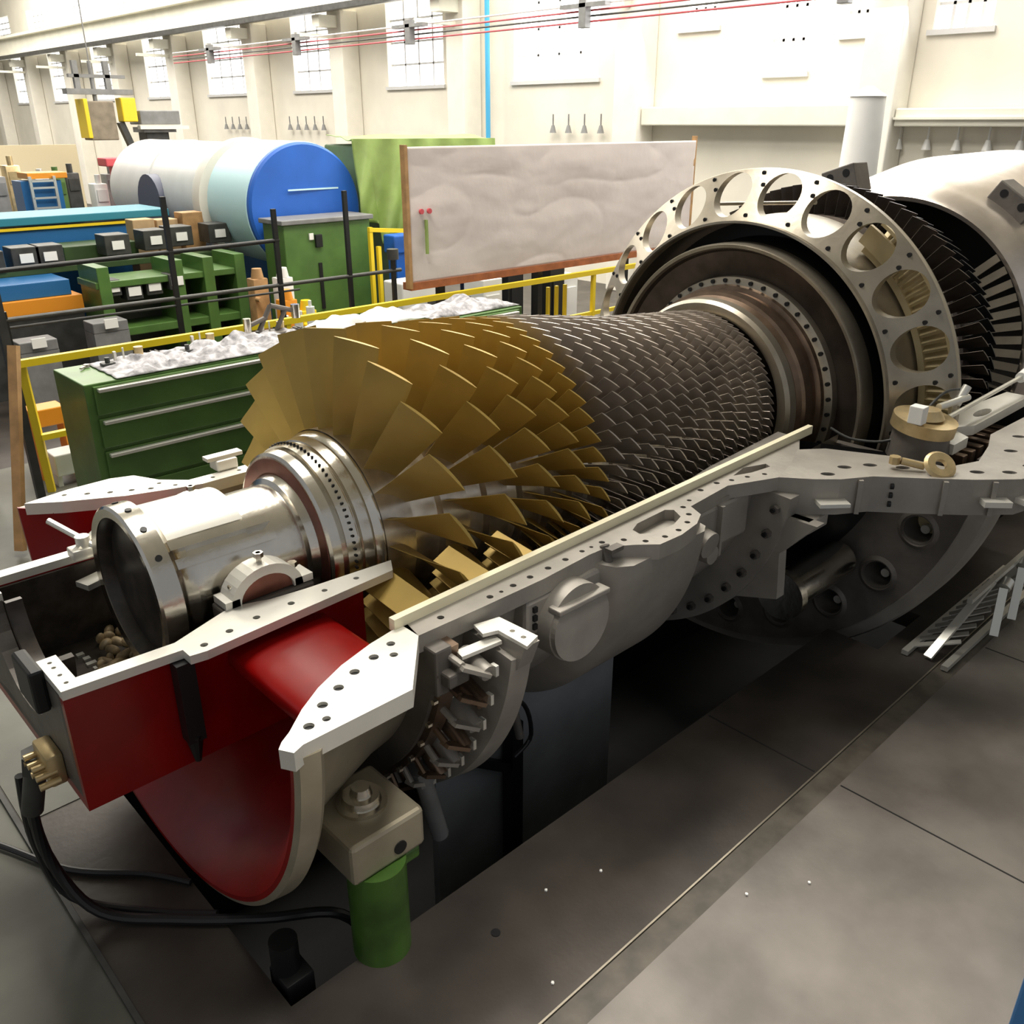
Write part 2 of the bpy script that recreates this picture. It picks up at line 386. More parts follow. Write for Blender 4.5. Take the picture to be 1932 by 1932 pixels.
# inner barrel round the rear of the rotor
bar = thing('inner_barrel', 'dark ringed barrel with bolt flange around the rear end of the rotor', 'barrel', (5.0, AY, AZ))
part('lip_ring', MB().lathe([(4.86, .575), (4.845, .60), (4.845, .64), (4.87, .66), (4.93, .665), (4.95, .64), (4.95, .575)], closed=True, n=128), 'ring', bar)
part('barrel', MB().lathe([(4.95, .60), (4.95, .655), (4.99, .67), (5.0, .69), (5.06, .70), (5.07, .68), (5.13, .685), (5.14, .715), (5.17, .72), (5.18, .6)], closed=True, n=128), 'bronze', bar)
part('bolt_flange', MB().lathe([(5.17, .6), (5.17, .725), (5.19, .765), (5.24, .772), (5.26, .6)], closed=True, n=128), 'ring', bar)
nb = MB()
for k in range(48):
    a = k * 7.5; y, z = pol(.745, a); y2, z2 = pol(.775, a); nb.tube((5.165, y, z), (5.20, y, z), .014, n=8)
part('bolt_notch', nb, 'black', bar)
part('end_wall', MB().lathe([(5.26, .70), (5.24, .775), (5.19, .93), (5.16, .945)], n=128), 'ringd', bar)
part('rim', MB().lathe([(5.16, .945), (5.135, .955), (5.13, .975), (5.15, .985), (5.3, .985), (5.3, .93)], closed=True, n=128), 'ring', bar)
part('groove', MB().lathe([(5.28, .985), (5.55, 1.0), (5.55, 1.10)], n=128), 'black', bar)

# upright ring frame with round openings
rf = thing('ring_frame', 'upright pale metal ring with a row of large round openings', 'ring', (5.35, AY, AZ))
fr = MB(); NH = 12; st = 15.5; r0, r1 = 1.10, 1.425; rh = 1.278; ro = .135
def fp(r, th, back=0):
    x = 5.19 + (r - 1.10) / .325 * .23 + back; y, z = pol(r, th); return (x, y, z)
for side in (0, 1):
    for k in range(-1, NH + 1):
        tc_ = 6 + st * k
        n = 32; inner = []; outer = []
        for j in range(n):
            a = 2 * pi * j / n; ca, sa = cos(a), sin(a)
            inner.append((rh + ro * ca, tc_ + degrees(ro * sa / rh)))
            sc = 1 / max(abs(ca), abs(sa)); ux, uy = ca * sc, sa * sc
            rr = rh + (r1 - rh if ux > 0 else rh - r0) * ux
            outer.append((rr, tc_ + uy * st / 2))
        I = [fr.b.verts.new(fp(r, t, side * .07)) for r, t in inner]; O = [fr.b.verts.new(fp(r, t, side * .07)) for r, t in outer]
        for j in range(n): fr.b.faces.new((I[j], I[(j + 1) % n], O[(j + 1) % n], O[j]))
        if side == 0:
            J = [fr.b.verts.new(fp(r, t, .07)) for r, t in inner]
            for j in range(n): fr.b.faces.new((I[j], J[j], J[(j + 1) % n], I[(j + 1) % n]))
fr.lathe([(5.42, 1.42), (5.43, 1.43), (5.47, 1.43), (5.47, 1.42)], 6 - 1.5 * st, 6 + (NH + .5) * st - 7, n=120)
part('front_plate', fr, 'ring', rf)
part('inner_sleeve', MB().lathe([(5.19, 1.10), (5.17, 1.105), (5.17, 1.12), (5.85, 1.13), (5.85, 1.10)], -16, 196, n=120), 'ring', rf)
bo = MB()
for k in range(-1, NH):
    for rr, da in ((1.40, 7.7), (1.15, 7.7), (1.33, 6.4)):
        x, y, z = fp(rr, 6 + st * k + da); bo.tube((x - .008, y, z), (x + .012, y, z), .014, n=8)
part('bolt_hole_dark', bo, 'black', rf)
nz = thing('nozzle_ring', 'pale gold nozzle vanes showing through the right openings of the ring', 'vane ring', (5.6, AY, AZ))
part('shroud', MB().lathe([(5.54, 1.34), (5.54, 1.36), (5.62, 1.36), (5.62, 1.34)], -8, 57, n=60, closed=True).lathe([(5.56, 1.14), (5.56, 1.18), (5.68, 1.18), (5.68, 1.14)], -8, 57, n=60, closed=True), 'pale', nz)
for k in range(27):
    th = -8 + k * 2.4
    v = MB(); y, z = pol(1.17, th); y2, z2 = pol(1.345, th); v.bar((5.61, y, z), (5.61, y2, z2), .09, .02, roll=R(35) + 0)
    part('vane', v, 'pale', nz)
part('cover_plate', MB().lathe([(5.52, 1.19), (5.52, 1.31), (5.55, 1.31), (5.55, 1.19)], 44, 59, n=16, closed=True), 'pale', nz, 'curved beige plate behind the upper right opening')
tr = MB()
part('tie_rod', MB().tube((5.5, *pol(1.27, 112)), (5.5, *pol(1.27, 76)), .012), 'ring', rf, 'thin rod crossing behind the top openings')

# turbine wheels and exhaust
tw = thing('hot_end_rotor', 'dark bladed turbine wheels standing behind the ring frame', 'turbine rotor', (6.4, AY, AZ))
part('disc', MB().lathe([(5.9, 0), (5.9, .6), (6.1, 1.06), (6.12, 1.10), (6.3, 1.10), (6.32, .9), (6.5, .8), (6.6, .93), (6.66, .98), (6.84, .98), (6.86, .5), (6.9, 0)], n=96), 'ringd', tw)
ts = [dict(x=6.2, R=1.305, ct=.13, st=40, cr=.14, sr=20, n=88, ph=1, m='ringd'), dict(x=6.75, R=1.15, ct=.15, st=48, cr=.15, sr=25, n=80, ph=2, m='black')]  # dark blade materials stand in for the unlit gap behind the ring
_h = hubR; hubR = lambda x: 1.08 if x < 6.5 else .96
blade_set(tw, ts[:1], 'turbine_blade', 40, (-5, 75)); blade_set(tw, ts[1:], 'turbine_blade', 40, (-5, 110))
hubR = _h
ex = thing('exhaust_casing', 'big polished round exhaust casing at the right edge', 'casing', (8.4, AY, AZ))
part('shell', MB().lathe([(7.42, 1.12), (7.38, 1.13), (7.37, 1.16), (7.40, 1.20), (7.6, 1.29), (7.9, 1.37), (8.4, 1.44), (9.6, 1.46), (9.6, 1.36), (8.4, 1.33), (7.9, 1.26), (7.6, 1.18)], closed=True, n=128), 'exh', ex)
for k in range(11):
    th = -12 + 5.5 * k; part('guide_vane', MB().bar((7.36, *pol(.75, th)), (7.36, *pol(1.13, th)), .06, .012, roll=R(80)), 'ring', ex)
part('dark_backing', MB().lathe([(9.4, 1.38), (9.4, 0)], n=64), 'black', ex)  # black closing disc, added so the exhaust inside stays dark
def lug(th, x, w, name='lifting_lug'):
    l = MB(); y, z = pol(1.0, th)
    a = R(90 - th); rot = Matrix.Translation((x, AY, AZ)) @ Matrix.Rotation(a, 4, 'X')
    l.box(-.12, .12, -w, w, 1.22, 1.44, bev=.01)
    for v in l.b.verts: v.co = rot @ v.co
    o = part(name, l, 'castd', ex, 'grey block bolted to the casing')
    h = MB()
    for q in (-.5, .5): h.tube((-.125, w * q, 1.38), (-.115, w * q, 1.38), .03)
    for v in h.b.verts: v.co = rot @ v.co
    part('bolt_hole_dark', h, 'black', o)
lug(109, 7.3, .14); lug(57, 7.75, .17)

# ------------------------------------------------------------------ lower inlet casing
ic = thing('inlet_casing', 'red bell-mouth inlet casing with a white bolted flange at the front of the turbine', 'casing', (1.3, AY, 0))
bi = [(1.0, 1.27), (1.03, 1.23), (1.12, 1.15), (1.22, 1.09), (1.35, 1.03), (1.5, .985), (1.61, .965), (1.72, .93)]
part('bell_mouth', MB().lathe(bi + [(1.72, .95), (1.6, .985), (1.35, 1.055), (1.12, 1.18), (1.02, 1.265), (1.0, 1.29)], -1.5, -178.5, n=96, closed=True), 'red', ic)
part('outer_rim', MB().lathe([(1.0, 1.29), (1.02, 1.265), (1.10, 1.20), (1.10, 1.305), (1.08, 1.32), (1.01, 1.312)], -2, -178, n=96, closed=True), 'mach2', ic, 'beige outer rim of the bell mouth')
part('outer_shell', MB().lathe([(1.12, 1.2), (1.3, 1.12), (1.6, 1.02), (1.72, 1.0), (1.72, .95), (1.6, .985), (1.35, 1.06), (1.12, 1.18)], -2, -178, n=64, closed=True), 'mach2', ic)
wo = [(.965, 2.02), (.99, 1.975), (1.03, 1.99), (1.44, 1.99), (1.66, 2.24), (1.68, 2.335), (1.61, 2.335), (1.5, 2.315), (1.35, 2.27), (1.22, 2.21), (1.12, 2.145), (1.03, 2.07), (.99, 2.045)]
wh = [(1.09, 2.055, .018), (1.15, 2.05, .014), (1.18, 2.12, .018), (1.27, 2.165, .018), (1.36, 2.205, .018), (1.46, 2.235, .018), (1.555, 2.265, .016), (1.52, 2.2, .015)]
part('near_flange', MB().plate(wo, wh, AZ, AZ - .07), 'mach', ic, 'white machined flange with bolt holes')
hole_darks(ic, wh, AZ)
fo = [(1.06, 4.53), (1.24, 4.565), (1.45, 4.57), (1.56, 4.53), (1.63, 4.38), (1.74, 4.27), (2.15, 4.27), (2.15, 4.17), (1.77, 4.17), (1.6, 4.22), (1.42, 4.28), (1.16, 4.42), (1.02, 4.52)]
fh = [(1.2, 4.5, .013), (1.29, 4.44, .015), (1.38, 4.38, .015), (1.47, 4.335, .015), (1.55, 4.29, .015), (1.61, 4.33, .012), (1.66, 4.25, .012), (1.85, 4.22, .012), (2.0, 4.22, .012)]
part('far_flange', MB().plate(fo, fh, AZ, AZ - .06), 'mach', ic, 'white machined flange with bolt holes')
hole_darks(ic, fh, AZ)
part('hoist_pad', MB().box(1.9, 2.02, 4.26, 4.36, 1.3, 1.36, bev=.01).box(1.86, 2.06, 4.28, 4.34, 1.36, 1.38), 'mach', ic)
# hub box
def uy(d): return AY - d, AY + d
hb = MB()
hb.box(.60, 1.78, 2.77, 2.829, .80, 1.27).box(.60, 1.78, 3.771, 3.83, .80, 1.27).box(.60, 1.78, 2.829, 3.771, .80, .879)
part('hub_box', hb, 'red', ic)
fw = [(2.80, .84), (3.80, .84), (3.80, 1.27), (3.62, 1.27)] + [(AY + .32 * cos(R(a)), 1.27 - .30 * sin(R(a))) for a in range(10, 180, 14)] + [(2.98, 1.27), (2.80, 1.27)]
part('end_wall', MB().plate(fw, [], .60, .66, axis='x'), 'castd', ic)
part('sump_lining', MB().box(.66, 1.75, 2.83, 2.845, .88, 1.26).box(.66, 1.75, 3.755, 3.77, .88, 1.26).box(.66, 1.75, 2.84, 3.76, .88, .90)
     .lathe([(.66, .30), (.72, .30), (.72, .27), (.66, .27)], -5, -175, n=24, closed=True), 'oil', ic)
sl = MB()
for k in range(34):
    x = random.uniform(.93, 1.12); y = random.uniform(3.3, 3.72)
    bmesh.ops.create_icosphere(sl.b, subdivisions=2, radius=1, matrix=Matrix.Translation((x, y, .90 + .03 * random.random())) @ Matrix.Rotation(random.uniform(0, 3), 4, 'Z') @ Matrix.Diagonal((random.uniform(.015, .06), random.uniform(.01, .025), .025, 1)))
sl.sm = True
part('sludge', sl, 'sludge', ic, kind='stuff')
for y in (3.1, 3.45):
    pass
for k, xx in enumerate((.74, .88)):
    dr = MB()
    for q in range(14): dr.box(xx + .008 * (q % 2) + q * .003, xx + .03 + .008 * (q % 3), 3.62 - q * .05, 3.645 - q * .05, .90, .912)
    part('seal_strip', dr, 'alu', ic, 'broken pale strip on the dark sump floor')
near = [(.60, 2.765), (1.0, 2.735), (1.0, 2.68), (1.06, 2.67), (1.9, 2.72), (1.95, 2.80), (1.55, 2.83), (1.41, 2.85), (1.27, 2.90), (1.2, 2.875), (1.0, 2.80), (.665, 2.82), (.665, 3.01), (.60, 3.01)]
nh = [(.632, 2.97, .008), (.632, 2.93, .008), (.632, 2.87, .008), (.632, 2.81, .008), (1.07, 2.715, .014), (1.18, 2.74, .014), (1.3, 2.76, .014), (1.45, 2.765, .014), (1.6, 2.765, .012), (1.75, 2.765, .012)]
part('near_rail', MB().plate(near, nh, AZ, AZ - .035), 'mach', ic, 'white machined top edge of the hub box')
hole_darks(ic, nh, AZ)
far = [(.60, 3.835), (1.95, 3.835), (1.95, 3.77), (.665, 3.77), (.665, 3.62), (.60, 3.62)]
part('far_rail', MB().plate(far, [(.632, 3.66, .008), (.632, 3.72, .008)], AZ, AZ - .035), 'mach', ic, 'white machined top edge of the hub box')
sg = MB()
def strut(u, v):
    a = 2 * pi * u; ca, sa = cos(a), sin(a); x = 1.385 + .215 * math.copysign(abs(ca) ** .7, ca); zz = .06 * math.copysign(abs(sa) ** .6, sa)
    z = 1.165 + zz; i = 0
    while i < len(bi) - 2 and bi[i + 1][0] < x: i += 1
    rb = bi[i][1] + (bi[i + 1][1] - bi[i][1]) * (x - bi[i][0]) / (bi[i + 1][0] - bi[i][0])
    y1 = AY - math.sqrt(rb * rb - (AZ - z) ** 2) - .005
    return (x, 2.775 + (y1 - 2.775) * v, z)
sg.grid(strut, 40, 12); part('strut', sg, 'red', ic, 'glossy red strut between hub and bell mouth')
part('strut', MB().box(1.2, 1.6, 3.83, 4.25, 1.04, 1.22, bev=.06), 'red', ic)
part('hanging_strap', MB().box(.955, 1.02, 2.70, 2.76, .93, 1.262).tube((.987, 2.73, .83), (.987, 2.73, .95), .012, .035, n=10), 'black', ic, 'black strap hanging down the red wall')
# end cover, black cap and valve block on the front of the box
part('end_cover', MB().box(.55, .60, 2.93, 3.12, 1.14, 1.31, bev=.012), 'black', ic, 'black cap on the front corner')
vb = MB().box(.54, .60, 2.95, 3.1, .82, .95, bev=.01)
for k in range(7): vb.tube((.5, 2.93 + .03 * k, .86 + .02 * (k % 3)), (.57, 2.93 + .03 * k, .86 + .02 * (k % 3)), .013)
part('valve_block', vb, 'brass', ic)
# trunnion half moons
for y0, sgn in ((2.93, -1), (3.77, 1)):
    cx = 1.42 if sgn < 0 else 1.54; dx = cx - 1.42
    t = MB(); pts = [(cx + .155 * cos(R(a)), 1.30 + .13 * sin(R(a))) for a in range(0, 181, 12)]; ins = [(cx + .115 * cos(R(a)), 1.30 + .09 * sin(R(a))) for a in range(180, -1, -12)]
    t.plate(pts + ins, [], y0 - .05, y0 + .05, axis='y').box(1.24 + dx, 1.30 + dx, y0 - .05, y0 + .05, 1.30, 1.33).box(1.54 + dx, 1.62 + dx, y0 - .05, y0 + .05, 1.30, 1.33)
    o = part('pedestal_arch', t, 'mach', ic)
    part('half_moon_cover', MB().plate([(cx + .115 * cos(R(a)), 1.30 + .09 * sin(R(a))) for a in range(0, 181, 12)], [], y0 - .035, y0 + .035, axis='y'), 'brown' if sgn < 0 else 'cast', ic)
    part('bearing_block', MB().box(1.23 + dx, 1.62 + dx, y0 - .06, y0 + .06, 1.08, 1.295, bev=.01), 'castd', ic)
    for x, h in ((1.30 + dx, .07), (cx, .17), (1.56 + dx, .08)):
        part('stud', MB().tube((x, y0, 1.30), (x, y0, 1.30 + h), .011, n=8).tube((x, y0, 1.28 + h), (x, y0, 1.30 + h), .02, n=6), 'polish', ic)
part('guide_bar', MB().bar((1.78, 3.98, 1.27), (1.95, 3.80, 1.25), .05, .03), 'cream', ic, 'pale yellow bar by the far wall')
# small fixture at the far corner of the box
jf = thing('clamp_fixture', 'silver clamp with crossing arms on the far edge of the red box', 'clamp', (1.02, 3.74, 1.3))
part('arm', MB().tube((.95, 3.88, 1.44), (1.08, 3.68, 1.33), .014, n=8), 'alu', jf)
part('arm', MB().tube((1.12, 3.76, 1.40), (.98, 3.72, 1.33), .016, n=8), 'alu', jf)
part('base', MB().box(.97, 1.08, 3.70, 3.78, 1.30, 1.345, bev=.008).tube((1.03, 3.74, 1.34), (1.03, 3.74, 1.39), .03), 'mach', jf)
part('plate', MB().box(.96, 1.10, 3.62, 3.70, 1.20, 1.225, rz=.3), 'alu', jf)
# ------------------------------------------------------------------ lower compressor casing
cc = thing('compressor_casing', 'grey lower compressor casing with a bolted split flange and cream lath on its edge', 'casing', (3.0, AY, 0))
ip = [(1.72, .93), (2.3, .905), (3.2, .83), (3.95, .72), (4.75, .66)]
op = [(4.75, .78), (4.0, 1.0), (3.34, 1.02), (3.32, 1.14), (3.27, 1.17), (2.75, 1.17), (2.68, 1.13), (2.62, 1.02), (1.98, 1.0), (1.72, .99)]
part('shell', MB().lathe(ip + op, -3, -177, n=96, closed=True), 'cast', cc)
of_ = [(1.66, 2.24), (1.94, 2.235), (2.3, 2.235), (2.6, 2.255), (2.72, 2.25), (2.82, 2.18), (2.90, 2.11), (3.05, 2.105), (3.2, 2.13), (3.30, 2.18), (3.345, 2.27), (3.7, 2.30), (3.95, 2.2), (4.05, 2.16), (4.4, 2.3), (4.75, 2.5), (4.75, 2.50), (3.3, 2.42), (2.3, 2.375), (1.66, 2.335)]
fhs = [(1.80, 2.285, .014), (2.04, 2.275, .014), (2.1, 2.275, .009), (2.17, 2.28, .014), (2.27, 2.285, .014), (2.38, 2.29, .014), (2.49, 2.295, .014), (2.60, 2.30, .012), (2.66, 2.30, .009), (2.73, 2.30, .014), (2.82, 2.25, .014), (2.88, 2.175, .014), (2.98, 2.145, .014), (3.08, 2.145, .014), (3.18, 2.17, .014), (3.26, 2.22, .014), (3.31, 2.29, .014), (3.40, 2.32, .012),
       (3.55, 2.36, .016), (3.69, 2.36, .016), (3.78, 2.33, .014), (3.88, 2.30, .014), (3.98, 2.26, .014),
       [(2.92, 2.24), (2.98, 2.20), (3.12, 2.20), (3.21, 2.23), (3.25, 2.30), (3.22, 2.33), (3.0, 2.32), (2.93, 2.29)],
       [(3.84, 2.36), (3.95, 2.32), (4.10, 2.30), (4.12, 2.34), (3.98, 2.39)]]
part('split_flange', MB().plate(of_, fhs, AZ, AZ - .075), 'cast', cc)
hole_darks(cc, fhs, AZ)
part('far_flange', MB().plate([(2.16, 4.2), (4.75, 4.1), (4.75, 4.3), (2.16, 4.37)], [(2.2 + .12 * k, 4.29, .013) for k in range(20)], AZ, AZ - .07), 'cast', cc)
lath = MB(); lath.bar((1.62, 2.345, AZ + .016), (4.78, 2.452, AZ + .02), .05, .032, roll=pi / 2)
top('cream_lath', lath, 'cream', 'long cream wooden lath lying along the inner edge of the casing flange', 'strip')
bx = MB().box(2.2, 2.75, 2.235, 2.40, 1.05, 1.225, bev=.02)
part('flange_web', bx, 'cast', cc)
bs = MB().tube((2.44, 2.36, 1.07), (2.44, 2.165, 1.07), .175, n=48)
o = part('round_port', bs, 'cast', cc)
bs = MB().plate([(2.44 + .168 * cos(R(a)), 1.07 + .168 * sin(R(a))) for a in range(-218, 39, 8)], [], 2.165, 2.14, axis='y').box(2.29, 2.60, 2.13, 2.2, 1.165, 1.19, bev=.006)
part('port_cover', bs, 'cast', o)
wb = MB().box(3.345, 3.9, 2.28, 2.5, .98, 1.225, bev=.02).box(3.60, 3.62, 2.25, 2.4, .95, 1.225)
part('rear_web', wb, 'cast', cc)
part('boss', MB().tube((3.44, 2.2, 1.08), (3.44, 2.4, 1.12), .07, n=20).tube((3.5, 2.22, 1.0), (3.5, 2.4, 1.0), .05, n=16), 'cast', cc)
kn = MB().tube((2.70, 2.21, 1.17), (2.70, 2.26, 1.31), .022, n=10).box(2.68, 2.76, 2.2, 2.24, 1.29, 1.31)
part('flange_clip', kn, 'castd', cc)
rp = MB()
for z in (1.10, 1.14, 1.18): rp.box(2.235, 2.255, 2.222, 2.236, z - .012, z + .012)
part('slot', rp, 'black', cc)
part('bottom_drain', MB().tube((2.4, 2.75, .42), (2.4, 2.75, .15), .03).tube((2.1, 2.8, .36), (2.75, 2.8, .40), .035).tube((2.55, 2.7, .40), (2.58, 2.66, .12), .022), 'castd', cc)
# stationary vanes in the lower half
for xs, n, r0, r1, m, c in ((1.86, 20, .50, .93, 'gold', .13), (2.21, 24, .52, .90, 'gold', .10), (2.49, 26, .54, .88, 'gold', .085)):
    for k in range(n):
        th = -6 - k * (168 / n); v = MB(); v.bar((xs, *pol(r0, th)), (xs, *pol(r1, th)), c, .012, roll=0)
        a = R(28)
        q = Vector((xs, *pol(.7, th))); ax = Vector((0, *[pol(1, th)[0] - AY, pol(1, th)[1] - AZ])).normalized()
        rot = Matrix.Translation(q) @ Matrix.Rotation(a, 4, ax) @ Matrix.Translation(-q)
        for vv in v.b.verts: vv.co = rot @ vv.co
        part('guide_vane', v, m, cc)

# ------------------------------------------------------------------ guide vane ring between inlet and compressor casing
gv = thing('vane_actuating_ring', 'dark toothed ring of small levers between the red inlet and the grey casing', 'ring', (1.85, AY, 0))
part('front_wall', MB().lathe([(1.72, 1.0), (1.70, 1.0), (1.70, 1.10), (1.72, 1.10)], -3, -177, n=64, closed=True), 'castd', gv)
part('rear_rail', MB().lathe([(1.96, 1.0), (1.93, 1.0), (1.93, 1.27), (2.02, 1.285), (2.04, 1.2), (2.0, 1.0)], -6, -80, n=64, closed=True), 'cast', gv)
part('ring_band', MB().lathe([(1.72, 1.06), (1.72, 1.13), (1.79, 1.13), (1.79, 1.06)], -3, -177, n=64, closed=True), 'bronze', gv)
part('corner_bracket', MB().plate([(1.89, 2.15), (1.91, 2.225), (2.02, 2.20), (2.03, 2.0), (1.95, 1.975), (1.95, 2.13)], [(1.985, 2.09, .011), (1.985, 2.03, .011)], 1.25, 1.235), 'mach', gv)
part('bracket_body', MB().plate([(2.20, 1.234), (1.99, 1.234), (2.03, 1.12), (2.18, .98)], [], 1.955, 2.03, axis='x'), 'cast', gv)
part('corner_block', MB().box(1.68, 1.76, 2.17, 2.3, 1.05, 1.25, bev=.01).box(1.70, 1.80, 2.12, 2.2, 1.10, 1.16, bev=.01), 'castd', gv)
part('link_plate', MB().bar((1.78, 2.16, 1.20), (1.95, 2.13, 1.21), .05, .015), 'mach', gv)
for k in range(11):
    th = -8 - k * 6.8; l = MB()
    y, z = pol(1.09, th); y2, z2 = pol(1.235, th); y3, z3 = pol(1.20, th + 3)
    l.tube((1.85, y, z), (1.85, y2, z2), .04, .032, n=12)
    l.bar((1.85, y2, z2), (1.74, y3, z3), .05, .016)
    l.tube((1.75, y3, z3), (1.75, *pol(1.11, th + 3)), .014, n=8)
    o = part('vane_lever', l, 'bronze' if k % 2 else 'cast', gv)
    part('pin', MB().tube((1.84, y2, z2), (1.84, *pol(1.235, th)), .013, n=8).box(1.87, 1.885, y2 - .02, y2 + .01, z2 - .015, z2 + .03), 'alu', o)
    y4, z4 = pol(1.13, th)
    part('stem_nut', MB().tube((1.705, y4, z4), (1.685, y4, z4), .012, n=6), 'polish', gv)
top('support_strut', MB().tube((1.84, 2.5, .38), (1.92, 2.5, 0.02), .04).tube((1.84, 2.5, .38), (1.82, 2.5, .46), .055, n=8), 'grey', 'grey rod hanging into the pit under the toothed ring', 'strut')

# ------------------------------------------------------------------ discharge casing
dc = thing('discharge_casing', 'grey discharge casing with a wide perforated split flange and a big round flange disc', 'casing', (4.9, AY, 0))
fo2 = [(3.99, 2.185), (4.1, 2.04), (4.2, 1.945), (4.36, 1.85), (4.52, 1.66), (4.70, 1.46), (4.88, 1.30), (5.3, 1.2), (6.6, 1.2), (6.6, 1.66), (5.52, 1.69), (5.3, 1.62), (5.0, 1.56), (4.78, 1.64), (4.76, 1.86), (4.58, 2.24), (4.45, 2.34), (4.2, 2.24)]
def ell(x, y, a, b, rot=0): return [(x + a * cos(t) * cos(rot) - b * sin(t) * sin(rot), y + a * cos(t) * sin(rot) + b * sin(t) * cos(rot)) for t in [k * pi / 7 for k in range(14)]]
hh = [ell(x, y, .038, .024, -.8) for x, y in ((4.22, 2.03), (4.38, 2.02), (4.51, 1.94), (4.60, 1.80), (4.82, 1.50), (4.94, 1.38), (5.12, 1.34), (5.35, 1.32), (5.3, 1.50), (5.6, 1.34), (5.6, 1.56), (5.9, 1.4), (6.2, 1.45))]
part('split_flange', MB().plate(fo2, hh, AZ + .001, AZ - .20), 'cast', dc)
lb = MB()
for q in hh: lb.plate([(a, b) for a, b in q], [], AZ - .012, AZ - .02)
part('bolt_hole_dark', lb, 'black', dc, 'row of black oval discs standing for shade in the holes')  # flat black ovals put in as the inner shade of the holes
for (x, y, rz) in ((4.30, 1.895, -.9), (4.60, 1.58, -.9), (4.78, 1.40, -.9), (5.0, 1.262, -.3)):
    part('rib', MB().box(x - .012, x + .012, y - .03, y + .01, 1.10, 1.29, rz=rz), 'cast', dc)
sh = MB()
for z in (1.25, 1.20, 1.15): sh.tube((4.43, 1.763, z), (4.42, 1.775, z), .016, n=10)
part('stud_hole', sh, 'black', dc)
for a in ((4.08, 4.24, 1.90, 2.02, 1.17, 1.19, -.7), (4.70, 4.84, 1.32, 1.42, 1.17, 1.20, -.8), (4.86, 4.97, 1.21, 1.30, 1.17, 1.20, -.3)): part('ledge', MB().box(*a), 'mach', dc)
part('front_barrel', MB().lathe([(4.02, .9), (4.02, 1.0), (4.3, .98), (4.7, .92), (5.06, .9)], -4, -176, n=64), 'ring', dc)
part('joint_flange', MB().lathe([(3.96, .95), (3.96, 1.22), (4.05, 1.22), (4.05, .95)], -4, -176, n=96, closed=True), 'cast', dc)
for k in range(16):
    th = -8 - k * 7.6; y, z = pol(1.155, th); p = MB().tube((3.965, y, z), (3.93, y, z), .026, n=6)
    o = part('flange_nut', p, 'castd', dc); part('stud', MB().tube((3.94, y, z), (3.915, y, z), .013, n=8), 'black', o)
part('gusset', MB().plate([(1.93, 1.10), (2.12, .88), (2.10, .61), (2.45, .50), (2.6, .7), (2.4, 1.1)], [], 3.985, 4.06, axis='x').box(4.0, 4.2, 1.98, 2.2, 1.03, 1.10, bev=.01), 'cast', dc)
# disc with openings
def dpt(r, a): return pol(r, a)
od = [dpt(1.76, -a) for a in range(4, 177, 4)] + [dpt(.88, -a) for a in range(176, 3, -8)]
hs = [(*dpt(1.565, -19.5 - 15.2 * k), .085) for k in range(10)]
part('disc_face', MB().plate(od, hs, 5.06, 5.12, axis='x', n=28), 'castd', dc)
part('disc_rim', MB().lathe([(5.07, 1.755), (5.10, 1.77), (5.12, 1.84), (5.16, 1.855), (5.36, 1.855), (5.36, 1.75), (5.12, 1.75)], -4, -176, n=128, closed=True), 'cast', dc)
for k in range(10):
    a = -19.5 - 15.2 * k; y, z = dpt(1.565, a)
    r_ = MB(); n = 28
    for (xa, ra), (xb, rb_) in (((5.045, .10), (5.06, .125)), ((5.045, .10), (5.12, .085)), ((5.12, .085), (5.30, .08))):
        A = [r_.b.verts.new((xa, y + ra * cos(2 * pi * j / n), z + ra * sin(2 * pi * j / n))) for j in range(n)]
        B = [r_.b.verts.new((xb, y + rb_ * cos(2 * pi * j / n), z + rb_ * sin(2 * pi * j / n))) for j in range(n)]
        for j in range(n): r_.b.faces.new((A[j], A[(j + 1) % n], B[(j + 1) % n], B[j]))
    r_.sm = True
    o = part('port_collar', r_, 'castd', dc)
    part('port_plug', MB().tube((5.24, y, z), (5.29, y, z), .078, n=24), 'pale' if k == 0 else 'black', o)
    part('sleeve', MB().tube((5.20, y + .01, z - .045), (5.235, y + .01, z - .045), .028, n=14), 'mach', o)
part('spare_pipe', MB().tube((4.35, 2.25, .45), (5.0, 2.25, .45), .12, n=24).tube((4.30, 2.25, .45), (4.36, 2.25, .45), .15, n=24), 'polish', dc, 'shiny pipe stub below the disc face')
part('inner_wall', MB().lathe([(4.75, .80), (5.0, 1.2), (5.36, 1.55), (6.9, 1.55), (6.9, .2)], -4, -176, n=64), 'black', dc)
part('rear_shell', MB().lathe([(5.36, 1.75), (6.9, 1.70), (6.9, 1.60), (5.36, 1.62)], -4, -176, n=64, closed=True), 'castd', dc)
part('far_flange', MB().plate([(4.8, 4.35), (6.9, 4.9), (6.9, 5.1), (4.8, 4.9)], [], AZ, AZ - .15), 'cast', dc)
rs = MB()
for k in range(7): rs.box(5.25 + .12 * k, 5.31 + .12 * k, 1.72, 2.2 + .05 * (k % 3), 1.12, 1.22, bev=.006)
part('blade_ring_segment', rs, 'bronze', dc)
tt = MB().plate([(5.05, 1.72), (5.25, 1.72), (5.35, 1.86), (5.5, 1.78), (6.4, 1.78), (6.4, 1.92), (5.4, 2.0), (5.1, 1.95)], [ell(5.8, 1.85, .12, .035), (5.2, 1.82, .02), (5.3, 1.93, .015)], 1.34, 1.28)
top('perforated_plate', tt, 'mach', 'pale perforated plate lying on the casing behind the round bearing cap', 'plate')

